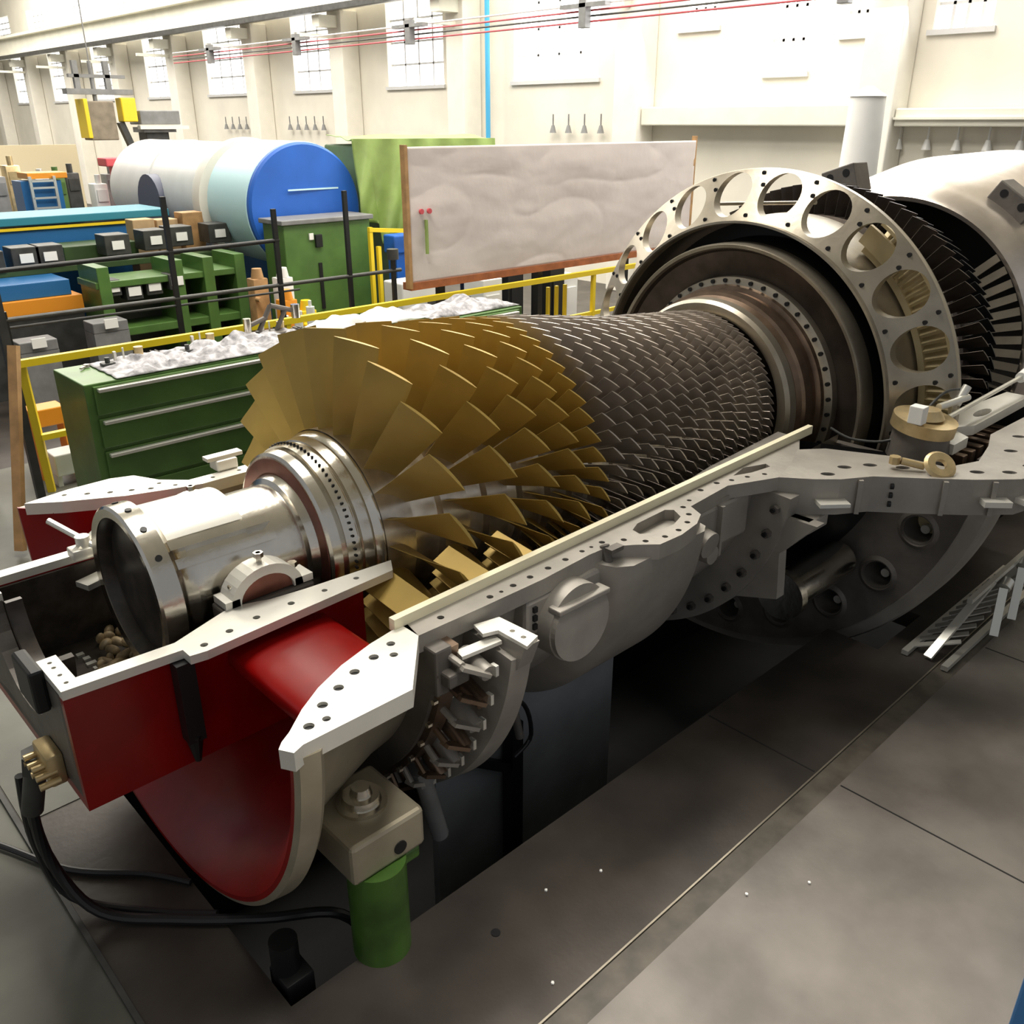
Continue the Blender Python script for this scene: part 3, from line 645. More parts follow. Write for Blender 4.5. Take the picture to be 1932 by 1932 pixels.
# round fitting on the flange
vf = thing('round_cap_fitting', 'tan round cap with a white square on it standing on the casing flange', 'fitting', (5.0, 1.9, 1.3))
part('body', MB().tube((5.02, 1.90, 1.24), (5.02, 1.90, 1.40), .17, .15, n=32), 'castd', vf)
part('cap', MB().tube((5.02, 1.90, 1.40), (5.02, 1.89, 1.47), .175, n=32).tube((5.02, 1.89, 1.47), (5.02, 1.89, 1.52), .10, .07, n=24), 'brass', vf)
part('square_block', MB().box(4.84, 4.91, 1.84, 1.92, 1.47, 1.57, bev=.005), 'paper', vf)
part('spout', MB().tube((5.1, 1.86, 1.52), (5.35, 1.80, 1.54), .02).tube((5.30, 1.84, 1.50), (5.36, 1.82, 1.60), .025), 'alu', vf)
gr = thing('silver_rod', 'thin silver rod with a white round knob leaning over the casing', 'rod', (5.4, 1.85, 1.34))
part('rod', MB().tube((5.25, 1.85, 1.43), (6.45, 1.85, 1.46), .014, n=8), 'alu', gr)
part('knob', MB().tube((6.38, 1.85, 1.455), (6.55, 1.85, 1.465), .035, .045, n=16), 'white', gr)
eb = thing('brass_eye_ring', 'small brass ring standing on the flange below the round cap', 'ring', (4.68, 1.68, 1.3))
t = MB(); n = 24; pr = [(.03, .0), (.07, .0), (.085, .012), (.07, .028), (.03, .028)]
c = Vector((4.66, 1.64, 1.335)); ux = Vector((.75, -.66, 0)).normalized(); nn = Vector((-.45, -.5, .74)).normalized(); uy_ = nn.cross(ux)
rings = [[t.b.verts.new(c + (ux * cos(2 * pi * k / n) + uy_ * sin(2 * pi * k / n)) * r + nn * h) for r, h in pr] for k in range(n)]
for k in range(n):
    for j in range(5): t.b.faces.new((rings[k][j], rings[k][(j + 1) % 5], rings[(k + 1) % n][(j + 1) % 5], rings[(k + 1) % n][j]))
t.sm = True; part('ring', t, 'brass', eb)
part('lever', MB().tube((4.62, 1.70, 1.33), (4.56, 1.80, 1.35), .02).tube((4.55, 1.83, 1.33), (4.55, 1.83, 1.37), .03, n=8), 'brass', eb)
top('hanging_wire', MB().path([(4.83, 2.35, 1.34), (4.85, 2.2, 1.30), (4.95, 2.0, 1.34), (5.2, 1.9, 1.56), (5.35, 1.85, 1.58)], .008), 'dark', 'thin dark wire from the barrel to the round cap', 'wire')

# ------------------------------------------------------------------ support block and green pedestal
sb = thing('support_block', 'beige machined support block with a round steel spigot under the white flange', 'block', (1.42, 2.33, .44))
part('block', MB().box(1.25, 1.58, 2.15, 2.50, .44, .62, bev=.018), 'mach2', sb)
sp = part('spigot', MB().tube((1.42, 2.33, .615), (1.42, 2.33, .635), .098, n=32).tube((1.42, 2.33, .63), (1.42, 2.33, .665), .078, .07, n=32).tube((1.42, 2.33, .66), (1.42, 2.33, .70), .045, .035, n=24), 'polish', sb)
part('port_hole', MB().tube((1.46, 2.155, .50), (1.46, 2.145, .50), .028, n=16), 'black', sb)
gp = thing('green_pedestal', 'dark green round pedestal carrying the beige support block', 'pedestal', (1.37, 2.22, 0))
part('column', MB().tube((1.39, 2.215, 0), (1.39, 2.215, .44), .115, n=40), 'greenp', gp)
part('shoulder', MB().box(1.42, 1.56, 2.16, 2.34, .38, .44, bev=.012), 'greenp', gp)

# hoses and cable
hs_ = thing('black_hose', 'thick black hose looping down from the front of the red box across the floor', 'hose', (.6, 3.2, 0))
part('hose', MB().path([(.54, 3.12, .86), (.50, 3.18, .62), (.52, 3.2, .30), (.62, 3.08, .06), (.85, 2.85, .03), (1.1, 2.62, .03), (1.35, 2.45, .0), (1.5, 2.4, -.3)], .022), 'rubber', hs_)
part('coupling', MB().tube((.535, 3.13, .80), (.50, 3.18, .60), .04, n=16).tube((.545, 3.12, .88), (.535, 3.13, .80), .05, n=6), 'dark', hs_)
top('black_cable', MB().path([(.2, 4.3, .016), (.44, 3.82, .016), (.62, 3.45, .016), (.85, 3.2, .016), (.97, 3.02, .016)], .014), 'rubber', 'thin black cable lying on the floor from the left edge', 'cable')
top('black_hose', MB().path([(.50, 3.25, .72), (.49, 3.26, .4), (.56, 3.22, .08), (.78, 2.98, .022), (.97, 2.78, .022)], .018), 'rubber', 'thinner black hose beside the thick one on the floor', 'hose')
top('jack_screw', MB().tube((1.05, 2.37, -.1), (1.05, 2.37, .16), .055, n=20).box(1.0, 1.12, 2.28, 2.42, -.1, .02, bev=.01), 'black', 'black round foot standing at the pit corner under the red bell', 'foot')
pv = thing('pit_frame', 'black upright post with a brace in front of grey panels in the pit', 'frame', (2.7, 2.9, -1.9))
part('panel', MB().box(2.25, 3.66, 2.95, 3.0, -1.9, .42), 'pitp', pv)
part('post', MB().box(2.70, 2.78, 2.84, 2.92, -1.9, .02), 'black', pv)
part('brace', MB().bar((2.74, 2.88, -.3), (2.40, 2.88, -.05), .05), 'black', pv)
top('drain_hose', MB().path([(2.35, 2.72, .38), (2.62, 2.70, .30), (2.70, 2.70, .05), (2.60, 2.72, -.05)], .012), 'rubber', 'thin black hose looping under the round port', 'hose')
for x, y in ((2.30, 1.86), (2.65, 1.35), (1.75, 1.62), (2.05, 1.95), (5.6, 1.0), (2.9, 1.2)):
    b_ = MB(); bmesh.ops.create_icosphere(b_.b, subdivisions=1, radius=.008, matrix=Matrix.Translation((x, y, .006)))
    top('floor_crumb', b_, 'paper', {2.30: 'pale crumb nearest the pit in the middle of the plates', 2.65: 'pale crumb beside the floor strip, middle', 1.75: 'pale crumb near the bottom edge beside the bright seam', 2.05: 'pale crumb right of the black floor socket', 5.6: 'pale crumb far right near the aluminium rack', 2.9: 'pale crumb on the lighter concrete'}[x], 'crumb', 'crumbs on the floor')
top('floor_socket', MB().tube((1.75, 1.94, -.002), (1.75, 1.94, .003), .02, n=16), 'black', 'small black hole cover in the dark floor plate', 'socket')
# steel step rack, lower right
st_ = thing('aluminium_rack', 'bright aluminium rack with slats on the floor below the big disc', 'rack', (5.4, 1.6, 0))
for y in (1.48, 1.72): part('side_rail', MB().bar((4.95, y, .02), (6.6, y, .02), .04, .03), 'alu', st_)
for x in (5.0, 5.9): part('slope_bar', MB().bar((x, 1.6, .02), (x + .55, 1.5, .38), .05, .02), 'alu', st_)
part('top_bar', MB().bar((5.2, 1.5, .37), (6.6, 1.5, .40), .03, .03), 'alu', st_)
for k in range(13): part('slat', MB().bar((5.05 + .11 * k, 1.72, .03), (5.15 + .11 * k, 1.48, .12 + .012 * k), .045, .008), 'alu', st_)
for k, (x, z) in enumerate(((5.55, .3), (5.85, .34), (6.15, .30))):
    top('bright_clamp', MB().bar((x, 1.42, .02), (x + .12, 1.46, z), .05, .035).tube((x + .12, 1.46, z), (x + .18, 1.46, z + .03), .04), 'alu',
        ['left', 'middle', 'right'][k] + ' of the three bright clamps leaning on the aluminium rack', 'clamp', 'clamps on the rack')
top('blue_corner_cabinet', MB().box(2.78, 3.6, .02, .36, 0, .50, bev=.01), 'blue', 'blue cabinet corner at the lower right edge', 'cabinet')
# ------------------------------------------------------------------ green drawer cabinet behind the turbine
cb = thing('green_tool_cabinet', 'green steel drawer cabinet with long silver handles behind the red inlet', 'cabinet', (4.1, 7.1, 0))
part('body', MB().box(2.1, 6.6, 6.80, 7.45, 0, 1.22, bev=.008), 'green', cb)
for k, (za, zb) in enumerate(((.98, 1.20), (.72, .95), (.42, .69), (.08, .39))):
    for j, (xa, xb) in enumerate(((2.16, 4.3), (4.36, 6.54))):
        d = part('drawer', MB().box(xa, xb, 6.775, 6.81, za, zb, bev=.005), 'green', cb)
        if k < 3: part('handle', MB().box(xa + .02, xb - .04, 6.73, 6.775, zb - .04, zb - .012, bev=.006), 'alu', d)
rg = MB()
def wrinkle(x0, x1, y0, y1, z, h, sc, se):
    def f(u, v):
        x = x0 + (x1 - x0) * u; y = y0 + (y1 - y0) * v
        n = noise.noise(Vector((x * sc, y * sc, se))) + .5 * noise.noise(Vector((x * sc * 2.3, y * sc * 2.3, se + 4)))
        e = min(1, 6 * min(u, 1 - u, v, 1 - v))
        return (x + .02 * noise.noise(Vector((x * 9, y * 9, 1))), y, z + .006 + max(0, h * (.5 + n)) * e)
    return f
def cloth(name, x0, x1, y0, y1, z, h, sc, se, m, lab, cat, nu=60, nv=20):
    g = MB().grid(wrinkle(x0, x1, y0, y1, z, h, sc, se), nu, nv)
    o = top(name, g, m, lab, cat); md = o.modifiers.new('solid', 'SOLIDIFY'); md.thickness = .006; md.offset = 1
    return o
cloth('wrapping_cloth', 2.35, 4.3, 6.80, 7.40, 1.22, .07, 6, 1, 'rag', 'crumpled grey wrapping cloth along the left top of the green cabinet', 'cloth', 90, 26)
cloth('plastic_bag', 4.35, 5.5, 7.0, 7.44, 1.22, .13, 3, 5, 'plastic', 'white plastic sheet heaped on the cabinet behind the first gold blades', 'sheet')
cloth('folded_film', 5.45, 6.6, 6.85, 7.44, 1.22, .10, 3.0, 9, 'rag', 'grey film bundle on the right end of the green cabinet', 'bundle')
random.seed(3)
tools = [('wrench', 'steel'), ('socket_set', 'dark'), ('clamp', 'alu'), ('tin', 'brass'), ('bolt_bundle', 'castd')]
for k in range(16):
    x = 2.3 + k * .135 + random.uniform(-.03, .03); y = random.uniform(7.2, 7.38); nm, m = tools[k % 5]
    b_ = MB(); a = random.uniform(0, 3); L = random.uniform(.08, .2); z = 1.235
    if nm == 'wrench': b_.bar((x - L * cos(a) / 2, y - L * sin(a) / 4, z), (x + L * cos(a) / 2, y + L * sin(a) / 4, z), .02, .012).tube((x + L * cos(a) / 2, y + L * sin(a) / 4, z - .008), (x + L * cos(a) / 2, y + L * sin(a) / 4, z + .01), .025, n=6)
    elif nm == 'tin': b_.tube((x, y, 1.22), (x, y, 1.32), .035, n=16).tube((x, y, 1.32), (x, y, 1.33), .037, n=16)
    elif nm == 'clamp': b_.box(x - .05, x + .05, y - .015, y + .015, 1.22, 1.25).box(x - .05, x - .03, y - .015, y + .015, 1.22, 1.33).tube((x + .03, y, 1.22), (x + .03, y, 1.35), .008)
    elif nm == 'bolt_bundle':
        for q in range(4): b_.tube((x + .02 * q, y - .03, 1.235 + .012 * (q % 2)), (x + .02 * q, y + .05, 1.235 + .012 * (q % 2)), .011, n=6)
    else: b_.box(x - .05, x + .05, y - .04, y + .04, 1.22, 1.26, bev=.005).tube((x, y, 1.26), (x, y, 1.30), .02, n=8)
    top(nm, b_, m, '%s %s on the green cabinet, %s' % ({'steel': 'steel', 'dark': 'dark', 'alu': 'silver', 'brass': 'brass-coloured', 'castd': 'dark steel'}[m], nm.replace('_', ' '), ['at the left end', 'left of the middle', 'right of the middle', 'near the white sheet'][k // 4]), nm.replace('_', ' '), 'small tools on the green cabinet')
ar = thing('articulated_fixture', 'dark steel fixture with arms on the cabinet left of the gold blades', 'fixture', (3.9, 7.3, 1.22))
part('base', MB().box(3.75, 4.05, 7.22, 7.4, 1.22, 1.27, bev=.01), 'castd', ar)
for p, q in (((3.8, 7.3, 1.26), (3.95, 7.3, 1.5)), ((3.95, 7.3, 1.5), (4.2, 7.3, 1.42)), ((4.0, 7.32, 1.27), (4.1, 7.3, 1.45)), ((3.7, 7.28, 1.35), (3.9, 7.3, 1.40))):
    part('arm', MB().tube(p, q, .022, n=8), 'castd', ar)
part('head', MB().tube((4.2, 7.3, 1.36), (4.2, 7.3, 1.48), .04), 'polish', ar); part('head', MB().tube((3.7, 7.28, 1.30), (3.7, 7.28, 1.42), .035), 'polish', ar)

# yellow guard rail
yr = thing('yellow_guard_rail', 'yellow tubular guard rail running behind the green cabinet', 'railing', (6, 8.0, 0))
part('top_rail', MB().box(2.0, 10.6, 7.97, 8.03, 1.15, 1.21), 'yellow', yr)
part('post', MB().bar((2.03, 8.02, 1.18), (2.07, 8.10, 0), .06), 'yellow', yr)
for x in (6.82, 9.08, 4.5): part('post', MB().box(x - .025, x + .025, 7.975, 8.025, 0, 1.15), 'yellow', yr)
part('middle_rail', MB().box(2.06, 2.5, 8.0, 8.06, .50, .55), 'yellow', yr); part('middle_rail', MB().box(6.8, 10.4, 7.98, 8.02, .62, .67), 'yellow', yr)
for k, x in enumerate((8.5, 8.66, 8.82)):
    top('yellow_stanchion', MB().box(x - .02, x + .02, 8.25, 8.29, 0, 1.02), 'yellow', ['left', 'middle', 'right'][k] + ' of three close yellow uprights under the board', 'post', 'yellow uprights')

# film covered board
bd = thing('film_covered_board', 'large pinkish white board wrapped in wrinkled film leaning behind the rotor', 'board', (8.5, 8.15, 0))
def bf(u, v):
    x = 6.15 + 4.0 * u + (1 - v) * 0 ; z = 1.36 + 1.40 * v; x = 6.12 + 5.1 * u
    n = noise.noise(Vector((x * .8, z * 2.2, 3))) + .5 * noise.noise(Vector((x * 2.2, z * 4.5, 8))) + .25 * noise.noise(Vector((x * 5, z * 8, 2)))
    return (x, 8.09 + .010 * n - .016 * abs(noise.noise(Vector((x * .9 + z, z * 1.7 - x * .3, 21)))) ** .5, z)
g = MB().grid(bf, 150, 60); o = part('film_sheet', g, 'board', bd); md = o.modifiers.new('s', 'SOLIDIFY'); md.thickness = .02; md.offset = -1
part('backing', MB().box(6.14, 11.2, 8.16, 8.20, 1.36, 2.72), 'white', bd)
part('left_edge', MB().box(6.08, 6.12, 8.04, 8.12, 1.30, 2.78), 'wood', bd)
part('right_edge', MB().box(11.2, 11.25, 8.06, 8.12, 1.3, 2.82), 'wood', bd)
part('bottom_beam', MB().box(6.1, 11.2, 8.05, 8.20, 1.28, 1.36), 'wood2', bd)
for x in (6.6, 8.2, 9.9): part('leg', MB().box(x - .04, x + .04, 8.12, 8.2, 0, 1.28), 'black', bd)
for k, x in enumerate((6.27, 6.38)): part('red_dot', MB().tube((x, 8.045, 2.11), (x, 8.02, 2.11), .028, n=12), 'redr', bd)
part('green_mark', MB().box(6.32, 6.345, 8.02, 8.05, 1.66, 2.02), 'tarp', bd)

# dark railing with tall posts
dr_ = thing('dark_railing', 'black two-bar railing with tall posts in front of the machine bays', 'railing', (4.5, 8.9, 0))
part('upper_bar', MB().tube((-1, 8.9, 1.76), (5.0, 8.9, 1.84), .022, n=10), 'black', dr_)
part('lower_bar', MB().tube((-1, 8.9, 1.38), (6.6, 8.9, 1.37), .022, n=10).tube((-1, 8.9, 1.31), (5.2, 8.9, 1.30), .012, n=8), 'dark', dr_)
for x, z in ((3.80, 2.34), (4.97, 2.16), (5.87, 2.3), (6.49, 1.56), (2.2, 1.45)):
    part('post', MB().box(x - .024, x + .024, 8.88, 8.92, 0, z), 'black', dr_)
part('post_cap', MB().tube((6.49, 8.9, 1.5), (6.49, 8.9, 1.62), .07, n=12), 'dark', dr_)
top('brown_timber', MB().bar((1.46, 6.9, .05), (1.80, 7.2, 1.5), .07, .05), 'wood', 'brown timber leaning at the left edge beside the yellow post', 'timber')
top('dark_post', MB().box(1.78, 1.84, 7.4, 7.46, 0, 1.85), 'dark', 'thin dark post at the left edge behind the timber', 'post')
for k, (x, y, z0, z1, m, c, l) in enumerate(((1.5, 8.6, .35, .6, 'orange', 'box', 'orange box under the railing at the left edge'), (2.25, 8.5, .5, .66, 'orange', 'box', 'small orange box beside the yellow post'), (2.3, 8.25, .1, .3, 'white', 'box', 'white box on the floor beside the yellow post'), (1.5, 8.25, 0, .28, 'grey', 'crate', 'grey crate on the floor at the left edge'))):
    b_ = MB().box(x - .15, x + .15, y - .12, y + .12, z0, z1, bev=.01)
    if z0 > 0.05: b_.box(x - .15, x - .11, y - .1, y + .1, 0, z0).box(x + .11, x + .15, y - .1, y + .1, 0, z0)
    top('storage_box', b_, m, l, c)

# machine rows
mb_ = thing('blue_machine_bed', 'long blue machine bed with yellow line across the left background', 'machine', (3, 13.3, 0))
part('bed', MB().box(-2, 5.5, 13.0, 13.9, .5, 1.72, bev=.02), 'blue', mb_)
part('top_way', MB().box(-2, 5.6, 12.96, 13.95, 1.78, 1.88, bev=.01), 'cyan2', mb_)
part('yellow_line', MB().box(-2, 5.5, 12.97, 13.0, 1.72, 1.755), 'yellow', mb_)
part('foot', MB().box(-2, 5.4, 13.05, 13.9, 0, .5), 'dark', mb_)
gm = thing('green_machine_row', 'dark green machine bed behind the black railing', 'machine', (4.5, 11.6, 0))
part('upper_bed', MB().box(3.9, 4.85, 12.35, 12.9, 1.30, 1.55, bev=.01), 'greend', gm)
part('lower_bed', MB().box(3.75, 5.6, 11.0, 11.6, .62, .72, bev=.01).box(3.75, 5.6, 11.0, 11.6, 1.20, 1.28, bev=.01), 'green', gm)
for x in (3.85, 4.75, 5.15, 5.58): part('leg', MB().box(x - .07, x + .07, 10.98, 11.6, 0, 1.45, bev=.008), 'green', gm)
part('back_panel', MB().box(3.8, 5.6, 11.5, 11.6, .1, 1.25), 'dark', gm)
bo_ = thing('orange_blue_machine', 'blue and orange machine base at the left edge behind the railing', 'machine', (3.2, 11.5, 0))
part('upper', MB().box(1.5, 3.60, 11.4, 12.0, 1.12, 1.30, bev=.01), 'blue', bo_)
part('lower', MB().box(1.5, 3.70, 11.35, 12.0, .95, 1.12, bev=.01), 'orange', bo_)
part('base', MB().box(1.5, 3.7, 11.4, 11.98, 0, .95), 'dark', bo_)
labs = [(2.95, 12.0, 1.48), (3.35, 12.0, 1.50), (3.62, 12.0, 1.50), (4.45, 12.0, 1.56), (4.95, 12.0, 1.58), (5.3, 12.0, 1.60), (5.85, 12.0, 1.60), (3.95, 11.05, 1.20), (4.2, 11.05, 1.13), (4.45, 11.05, 1.16), (4.72, 11.0, 1.20), (2.9, 10.6, .78), (3.7, 10.6, .88)]
for k, (x, y, z) in enumerate(labs):
    t = thing('card_holder_box', 'dark box with a white card, %s in the %s row' % (('first second third fourth fifth sixth seventh'.split() if k < 7 else 'first second third fourth'.split() if k < 11 else 'first second'.split())[k if k < 7 else k - 7 if k < 11 else k - 11] + ' from the left', 'upper' if k < 7 else 'middle' if k < 11 else 'lowest'), 'box', (x, y, z - .1), 'boxes with white cards')
    if k < 7: part('box', MB().box(x - .16, x + .16, y - .02, y + .3, z - .12, z + .13, bev=.01), 'dark', t)
    elif k < 11: part('box', MB().box(x - .10, x + .10, y - .02, y + .2, z - .1, z + .09, bev=.01), 'dark', t)
    else: part('box', MB().box(x - .2, x + .2, y, y + .3, z - .1, z + .02, bev=.01).box(x - .2, x + .2, y, y + .3, 0, z - .1), 'grey', t)
    part('card', MB().box(x - .075, x + .075, y - .035, y - .02, z - .05, z + .055), 'paper', t)
top('shelf_beam', MB().box(-1, 6.05, 12.0, 12.3, 1.30, 1.37, bev=.005).box(-1, -.9, 12, 12.3, 0, 1.3).box(2.5, 2.6, 12, 12.3, 0, 1.3).box(5.95, 6.05, 12, 12.3, 0, .9).box(5.95, 6.05, 12, 12.1, .9, 1.3), 'greend', 'long dark green shelf carrying the upper row of boxes', 'shelf')
gc = thing('green_control_cabinet', 'tall green control cabinet in front of the blue round cover', 'cabinet', (6.6, 10.6, 0))
part('body', MB().box(5.98, 7.3, 10.5, 11.02, 0, 1.80, bev=.012), 'green', gc)
part('top_cover', MB().box(5.94, 7.34, 10.46, 11.05, 1.80, 1.86, bev=.01), 'grey', gc)
part('latch', MB().box(6.42, 6.52, 10.46, 10.5, 1.5, 1.66, bev=.006), 'black', gc)
part('seam', MB().box(6.45, 6.50, 10.485, 10.5, .7, 1.3), 'black', gc)
part('tag', MB().box(6.34, 6.40, 10.48, 10.5, 1.6, 1.68), 'paper', gc)
random.seed(5)
for k, (x, y, z, m, nm) in enumerate(((5.62, 9.95, 1.0, 'orange', 'valve_stand'), (5.82, 10.35, 1.2, 'white', 'lidded_tank'), (5.85, 9.9, .85, 'yellow', 'small_pump'), (5.55, 10.5, 1.2, 'wood', 'wooden_crate'))):
    b_ = MB().box(x - .1, x + .1, y - .08, y + .1, 0, z, bev=.01).tube((x, y, z), (x, y, z + .12), .08, .06, n=16).tube((x - .08, y - .08, z * .8), (x - .08, y - .18, z * .8), .03)
    top(nm, b_, m, '%s %s between the card boxes and the tall green cabinet' % (m, nm.replace('_', ' ')), nm.split('_')[-1])
for k, x in enumerate((5.2, 5.38, 5.55)):
    top('white_canister', MB().tube((x, 9.3, 0), (x, 9.3, .95 + .03 * k), .05, n=16).tube((x, 9.3, .95 + .03 * k), (x, 9.3, 1.02 + .03 * k), .02, n=10), 'white', ['left', 'middle', 'right'][k] + ' of three white canisters behind the cabinet clutter', 'canister', 'white canisters')
yf = thing('tube_barrier', 'yellow tube frame beside the tall green cabinet', 'frame', (7.3, 10, 0))
part('post', MB().box(6.93, 6.98, 9.98, 10.03, 0, 1.75), 'yellow', yf); part('post', MB().box(7.05, 7.10, 9.98, 10.03, 0, 1.5), 'yellow', yf)
part('rail', MB().bar((6.93, 10, 1.72), (8.2, 10, 1.60), .05), 'yellow', yf)
top('dark_workbench', MB().box(7.55, 8.6, 9.7, 9.95, 1.0, 1.12, bev=.01).box(7.6, 7.68, 9.72, 9.93, 0, 1.0).box(8.4, 8.5, 9.72, 9.93, 0, 1.0).box(7.65, 7.95, 9.74, 9.92, 1.12, 1.3, bev=.01), 'dark', 'dark workbench with a vise beside the yellow tube frame', 'bench')
top('white_crate', MB().box(6.9, 7.5, 9.3, 9.7, .0, 1.12, bev=.02), 'white', 'white box behind the railing left of the board', 'box')
for k, (x, y, w_, h_, m) in enumerate(((7.3, 9.0, .5, .9, 'dark'), (8.1, 9.1, .35, 1.05, 'white'), (9.5, 9.2, .3, 1.1, 'black'), (9.9, 9.3, .3, .9, 'white'), (8.85, 9.4, .3, 1.1, 'black'))):
    top('machine_box', MB().box(x, x + w_, y, y + .4, 0, h_, bev=.01).box(x + .05, x + w_ - .05, y - .02, y, h_ * .3, h_ * .8), m, '%s machine box %s under the film-covered board' % (m, ['first from the left', 'second from the left', 'fourth from the left', 'fifth from the left', 'third from the left'][k]), 'box', 'boxes under the board')

# big cylinders
def cyl_frame(c, d):
    d = Vector(d).normalized(); u = d.cross(Vector((0, 0, 1))).normalized(); return Vector(c), d, u
def rev(mb, c, d, prof, n=64):
    c, d, u = cyl_frame(c, d); v = Vector((0, 0, 1)); prev = None; rings = []
    for k in range(n):
        a = 2 * pi * k / n; rings.append([mb.b.verts.new(c + d * x + (u * cos(a) + v * sin(a)) * r) for x, r in prof])
    for k in range(n):
        A, B = rings[k], rings[(k + 1) % n]
        for j in range(len(prof) - 1):
            try: mb.b.faces.new((A[j], A[j + 1], B[j + 1], B[j]))
            except Exception: pass
    mb.sm = True; return mb
bt = thing('blue_covered_cylinder', 'big cylinder with a bright blue round cover facing the camera', 'cylinder', (6.9, 11.6, 0))
dv = (.05, 1, 0); c0 = (6.73, 11.12, 1.93)
part('cover', rev(MB(), c0, dv, [(0, 0), (0, .80), (.03, .83), (.10, .83)]), 'blued', bt)
part('drum', rev(MB(), c0, dv, [(.06, .80), (.10, .84), (1.3, .84), (1.3, 0)]), 'cyan', bt)
part('cover_fold', MB().box(6.45, 7.25, 11.095, 11.11, 2.16, 2.18), 'cyan', bt)
part('cradle', MB().box(6.3, 7.2, 11.5, 12.3, 0, 1.3), 'blue', bt)
wt = thing('white_tank', 'large horizontal white tank left of the blue round cover', 'tank', (6.7, 14.8, 0))
dw = (.03, 1, 0); c1 = (6.78, 12.75, 1.93)
part('shell', rev(MB(), c1, dw, [(0, .80), (.8, .80), (.8, .80), (1.9, .80), (1.9, .815), (1.94, .815), (1.94, .80), (3.5, .80), (3.75, .72), (3.85, .5), (3.9, 0)]), 'white', wt)
part('end_ring', rev(MB(), (6.78, 12.75, 1.93), dw, [(-.12, .66), (-.12, .85), (-.04, .87), (.04, .87), (.12, .85), (.12, .80)]), 'wall2', wt)
part('dark_hatch', MB().tube((5.94, 14.4, 1.85), (6.1, 14.4, 1.85), .42, n=24), 'dark2', wt)
part('saddle', MB().box(6.3, 7.3, 13.2, 13.6, 0, 1.35).box(6.3, 7.3, 15.2, 15.6, 0, 1.35), 'grey', wt)
for k, (x, y, m) in enumerate(((5.36, 12.6, 'card'), (5.68, 12.5, 'wood'), (5.03, 12.6, 'card'))):
    top('cardboard_box', MB().box(x - .15, x + .15, y - .1, y + .15, 0, [1.78, 1.86, 1.80][k], bev=.01), m, ['middle', 'right', 'left'][k] + ' brown box in front of the white tank', 'box', 'brown boxes by the tank')
# tarpaulin
def tf(u, v):
    x = 7.4 + 1.9 * u; y = 10.95 - .8 * u
    if v < .35: q = v / .35; return (x + .5 * (1 - q), y + 1.4 * (1 - q), 2.82 - .03 * q + .04 * noise.noise(Vector((x * 2, q * 3, 0))))
    q = (v - .35) / .65
    fold = noise.noise(Vector((x * 3 + q * 1.5, q * .8, 3))) * .22 * q + .09 * sin(x * 17 + q * 6) * q ** .7
    return (x + fold * .5, y - .12 * q + fold, 2.79 - 1.35 * q * (1 if u > .12 else .8))
g = MB().grid(tf, 80, 40); o = top('lime_tarpaulin', g, 'tarp', 'lime green tarpaulin draped over a machine beside the blue round cover', 'tarpaulin')
md = o.modifiers.new('s', 'SOLIDIFY'); md.thickness = .01
top('tarped_machine', MB().box(7.75, 9.2, 11.3, 12.2, 0, 2.7, bev=.03), 'greend', 'dark green machine body under the lime tarpaulin', 'machine')
top('blue_bin', MB().box(7.4, 8.2, 10.1, 10.35, 1.36, 1.60, bev=.02).box(7.45, 8.15, 10.13, 10.32, 0, 1.36), 'blued', 'bright blue bin beneath the lime tarpaulin', 'bin')
# hanging crane block and machines, far left
hk = thing('crane_hook_block', 'brown and yellow hoist block hanging from the crane in the far left', 'hoist', (7.4, 20, 2.65))
part('housing', MB().box(7.2, 7.75, 19.8, 20.2, 2.66, 3.38, bev=.02), 'hoist', hk)
part('side_cheek', MB().box(7.14, 7.22, 19.75, 20.2, 2.7, 3.42, bev=.01), 'yellow', hk)
part('yellow_cover', MB().box(7.9, 8.2, 19.8, 20.1, 3.0, 3.45, bev=.02), 'yellow', hk)
part('top_frame', MB().box(6.9, 8.2, 19.85, 20.1, 3.5, 3.6).box(7.1, 7.2, 19.9, 20, 3.6, 4.1).box(7.7, 7.8, 19.9, 20, 3.6, 4.1).box(7.0, 8.1, 19.9, 20, 3.8, 3.86).tube((7.45, 19.95, 3.3), (7.45, 19.95, 4.1), .04), 'grey', hk)
part('hoist_cable', MB().tube((7.45, 19.95, 4.0), (7.45, 19.95, 9.8), .012, n=6), 'grey', hk)
part('chain_arm', MB().bar((7.9, 20, 3.0), (8.1, 20, 2.4), .14, .12), 'dark', hk)
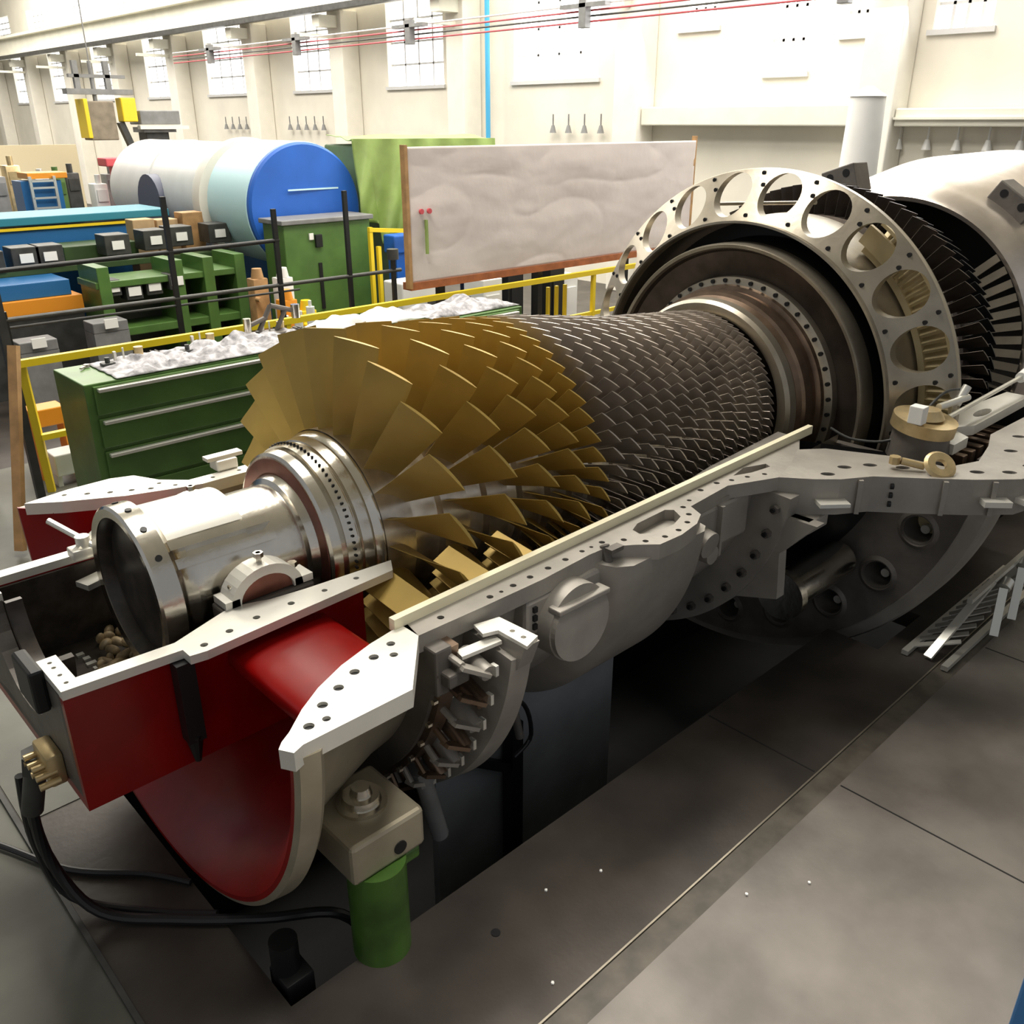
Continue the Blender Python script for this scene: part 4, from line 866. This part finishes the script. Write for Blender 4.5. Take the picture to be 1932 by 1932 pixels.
dm = thing('dark_machine_head', 'dark machine head behind the white tank', 'machine', (8.7, 20, 0))
part('head', MB().box(8.25, 9.1, 19.8, 20.4, 2.95, 3.22, bev=.02).box(8.3, 9.0, 19.85, 20.4, 2.80, 2.9), 'grey', dm)
part('column', MB().box(8.4, 8.9, 20, 20.4, 0, 2.85, bev=.02), 'dark', dm)
part('slide', MB().box(8.2, 9.25, 19.75, 19.9, 2.86, 2.93), 'alu', dm)
ld = thing('ladder_trolley', 'small orange and blue trolley with ladder rungs in the far left', 'trolley', (4.8, 16, 0))
part('orange_top', MB().box(4.7, 5.3, 15.9, 16.4, 2.18, 2.27, bev=.01), 'orange', ld)
for x in (4.72, 5.08): part('stile', MB().box(x - .02, x + .02, 15.85, 15.9, .8, 2.22), 'alu', ld)
for z in (1.75, 1.9, 2.05, 2.15): part('rung', MB().box(4.72, 5.08, 15.85, 15.88, z - .015, z + .015), 'alu', ld)
part('cabinet', MB().box(4.6, 5.2, 15.95, 16.4, 0, 2.15), 'blue', ld)
top('cream_partition', MB().box(2.5, 7.6, 21.9, 22, 0, 2.55), 'creamw', 'low cream partition wall in the far left', 'partition')
random.seed(11)
for k in range(12):
    x = 4.3 + .32 * k; y = 17.4 + .2 * (k % 3); h_ = random.uniform(1.9, 2.35); m = ['white', 'grey', 'brass', 'alu', 'green', 'dark'][k % 6]
    b_ = MB().box(x, x + .24, y, y + .3, 0, h_, bev=.02).tube((x + .12, y + .1, h_), (x + .12, y + .1, h_ + .15), .05, n=10).box(x + .03, x + .21, y - .03, y, h_ - .3, h_ - .1)
    top('equipment_stand', b_, m, '%s%s equipment stand, %s from the left in the row by the partition' % ({'brass': 'brown', 'alu': 'silver'}.get(m, m), '', 'first second third fourth fifth sixth seventh eighth ninth tenth eleventh twelfth'.split()[k]), 'stand', 'equipment stands')
top('red_bin', MB().box(6.35, 6.85, 17.0, 17.4, 2.28, 2.42, bev=.02).box(6.5, 6.7, 17.1, 17.3, 0, 2.28), 'redr', 'small red bin on a stand left of the white tank', 'bin')
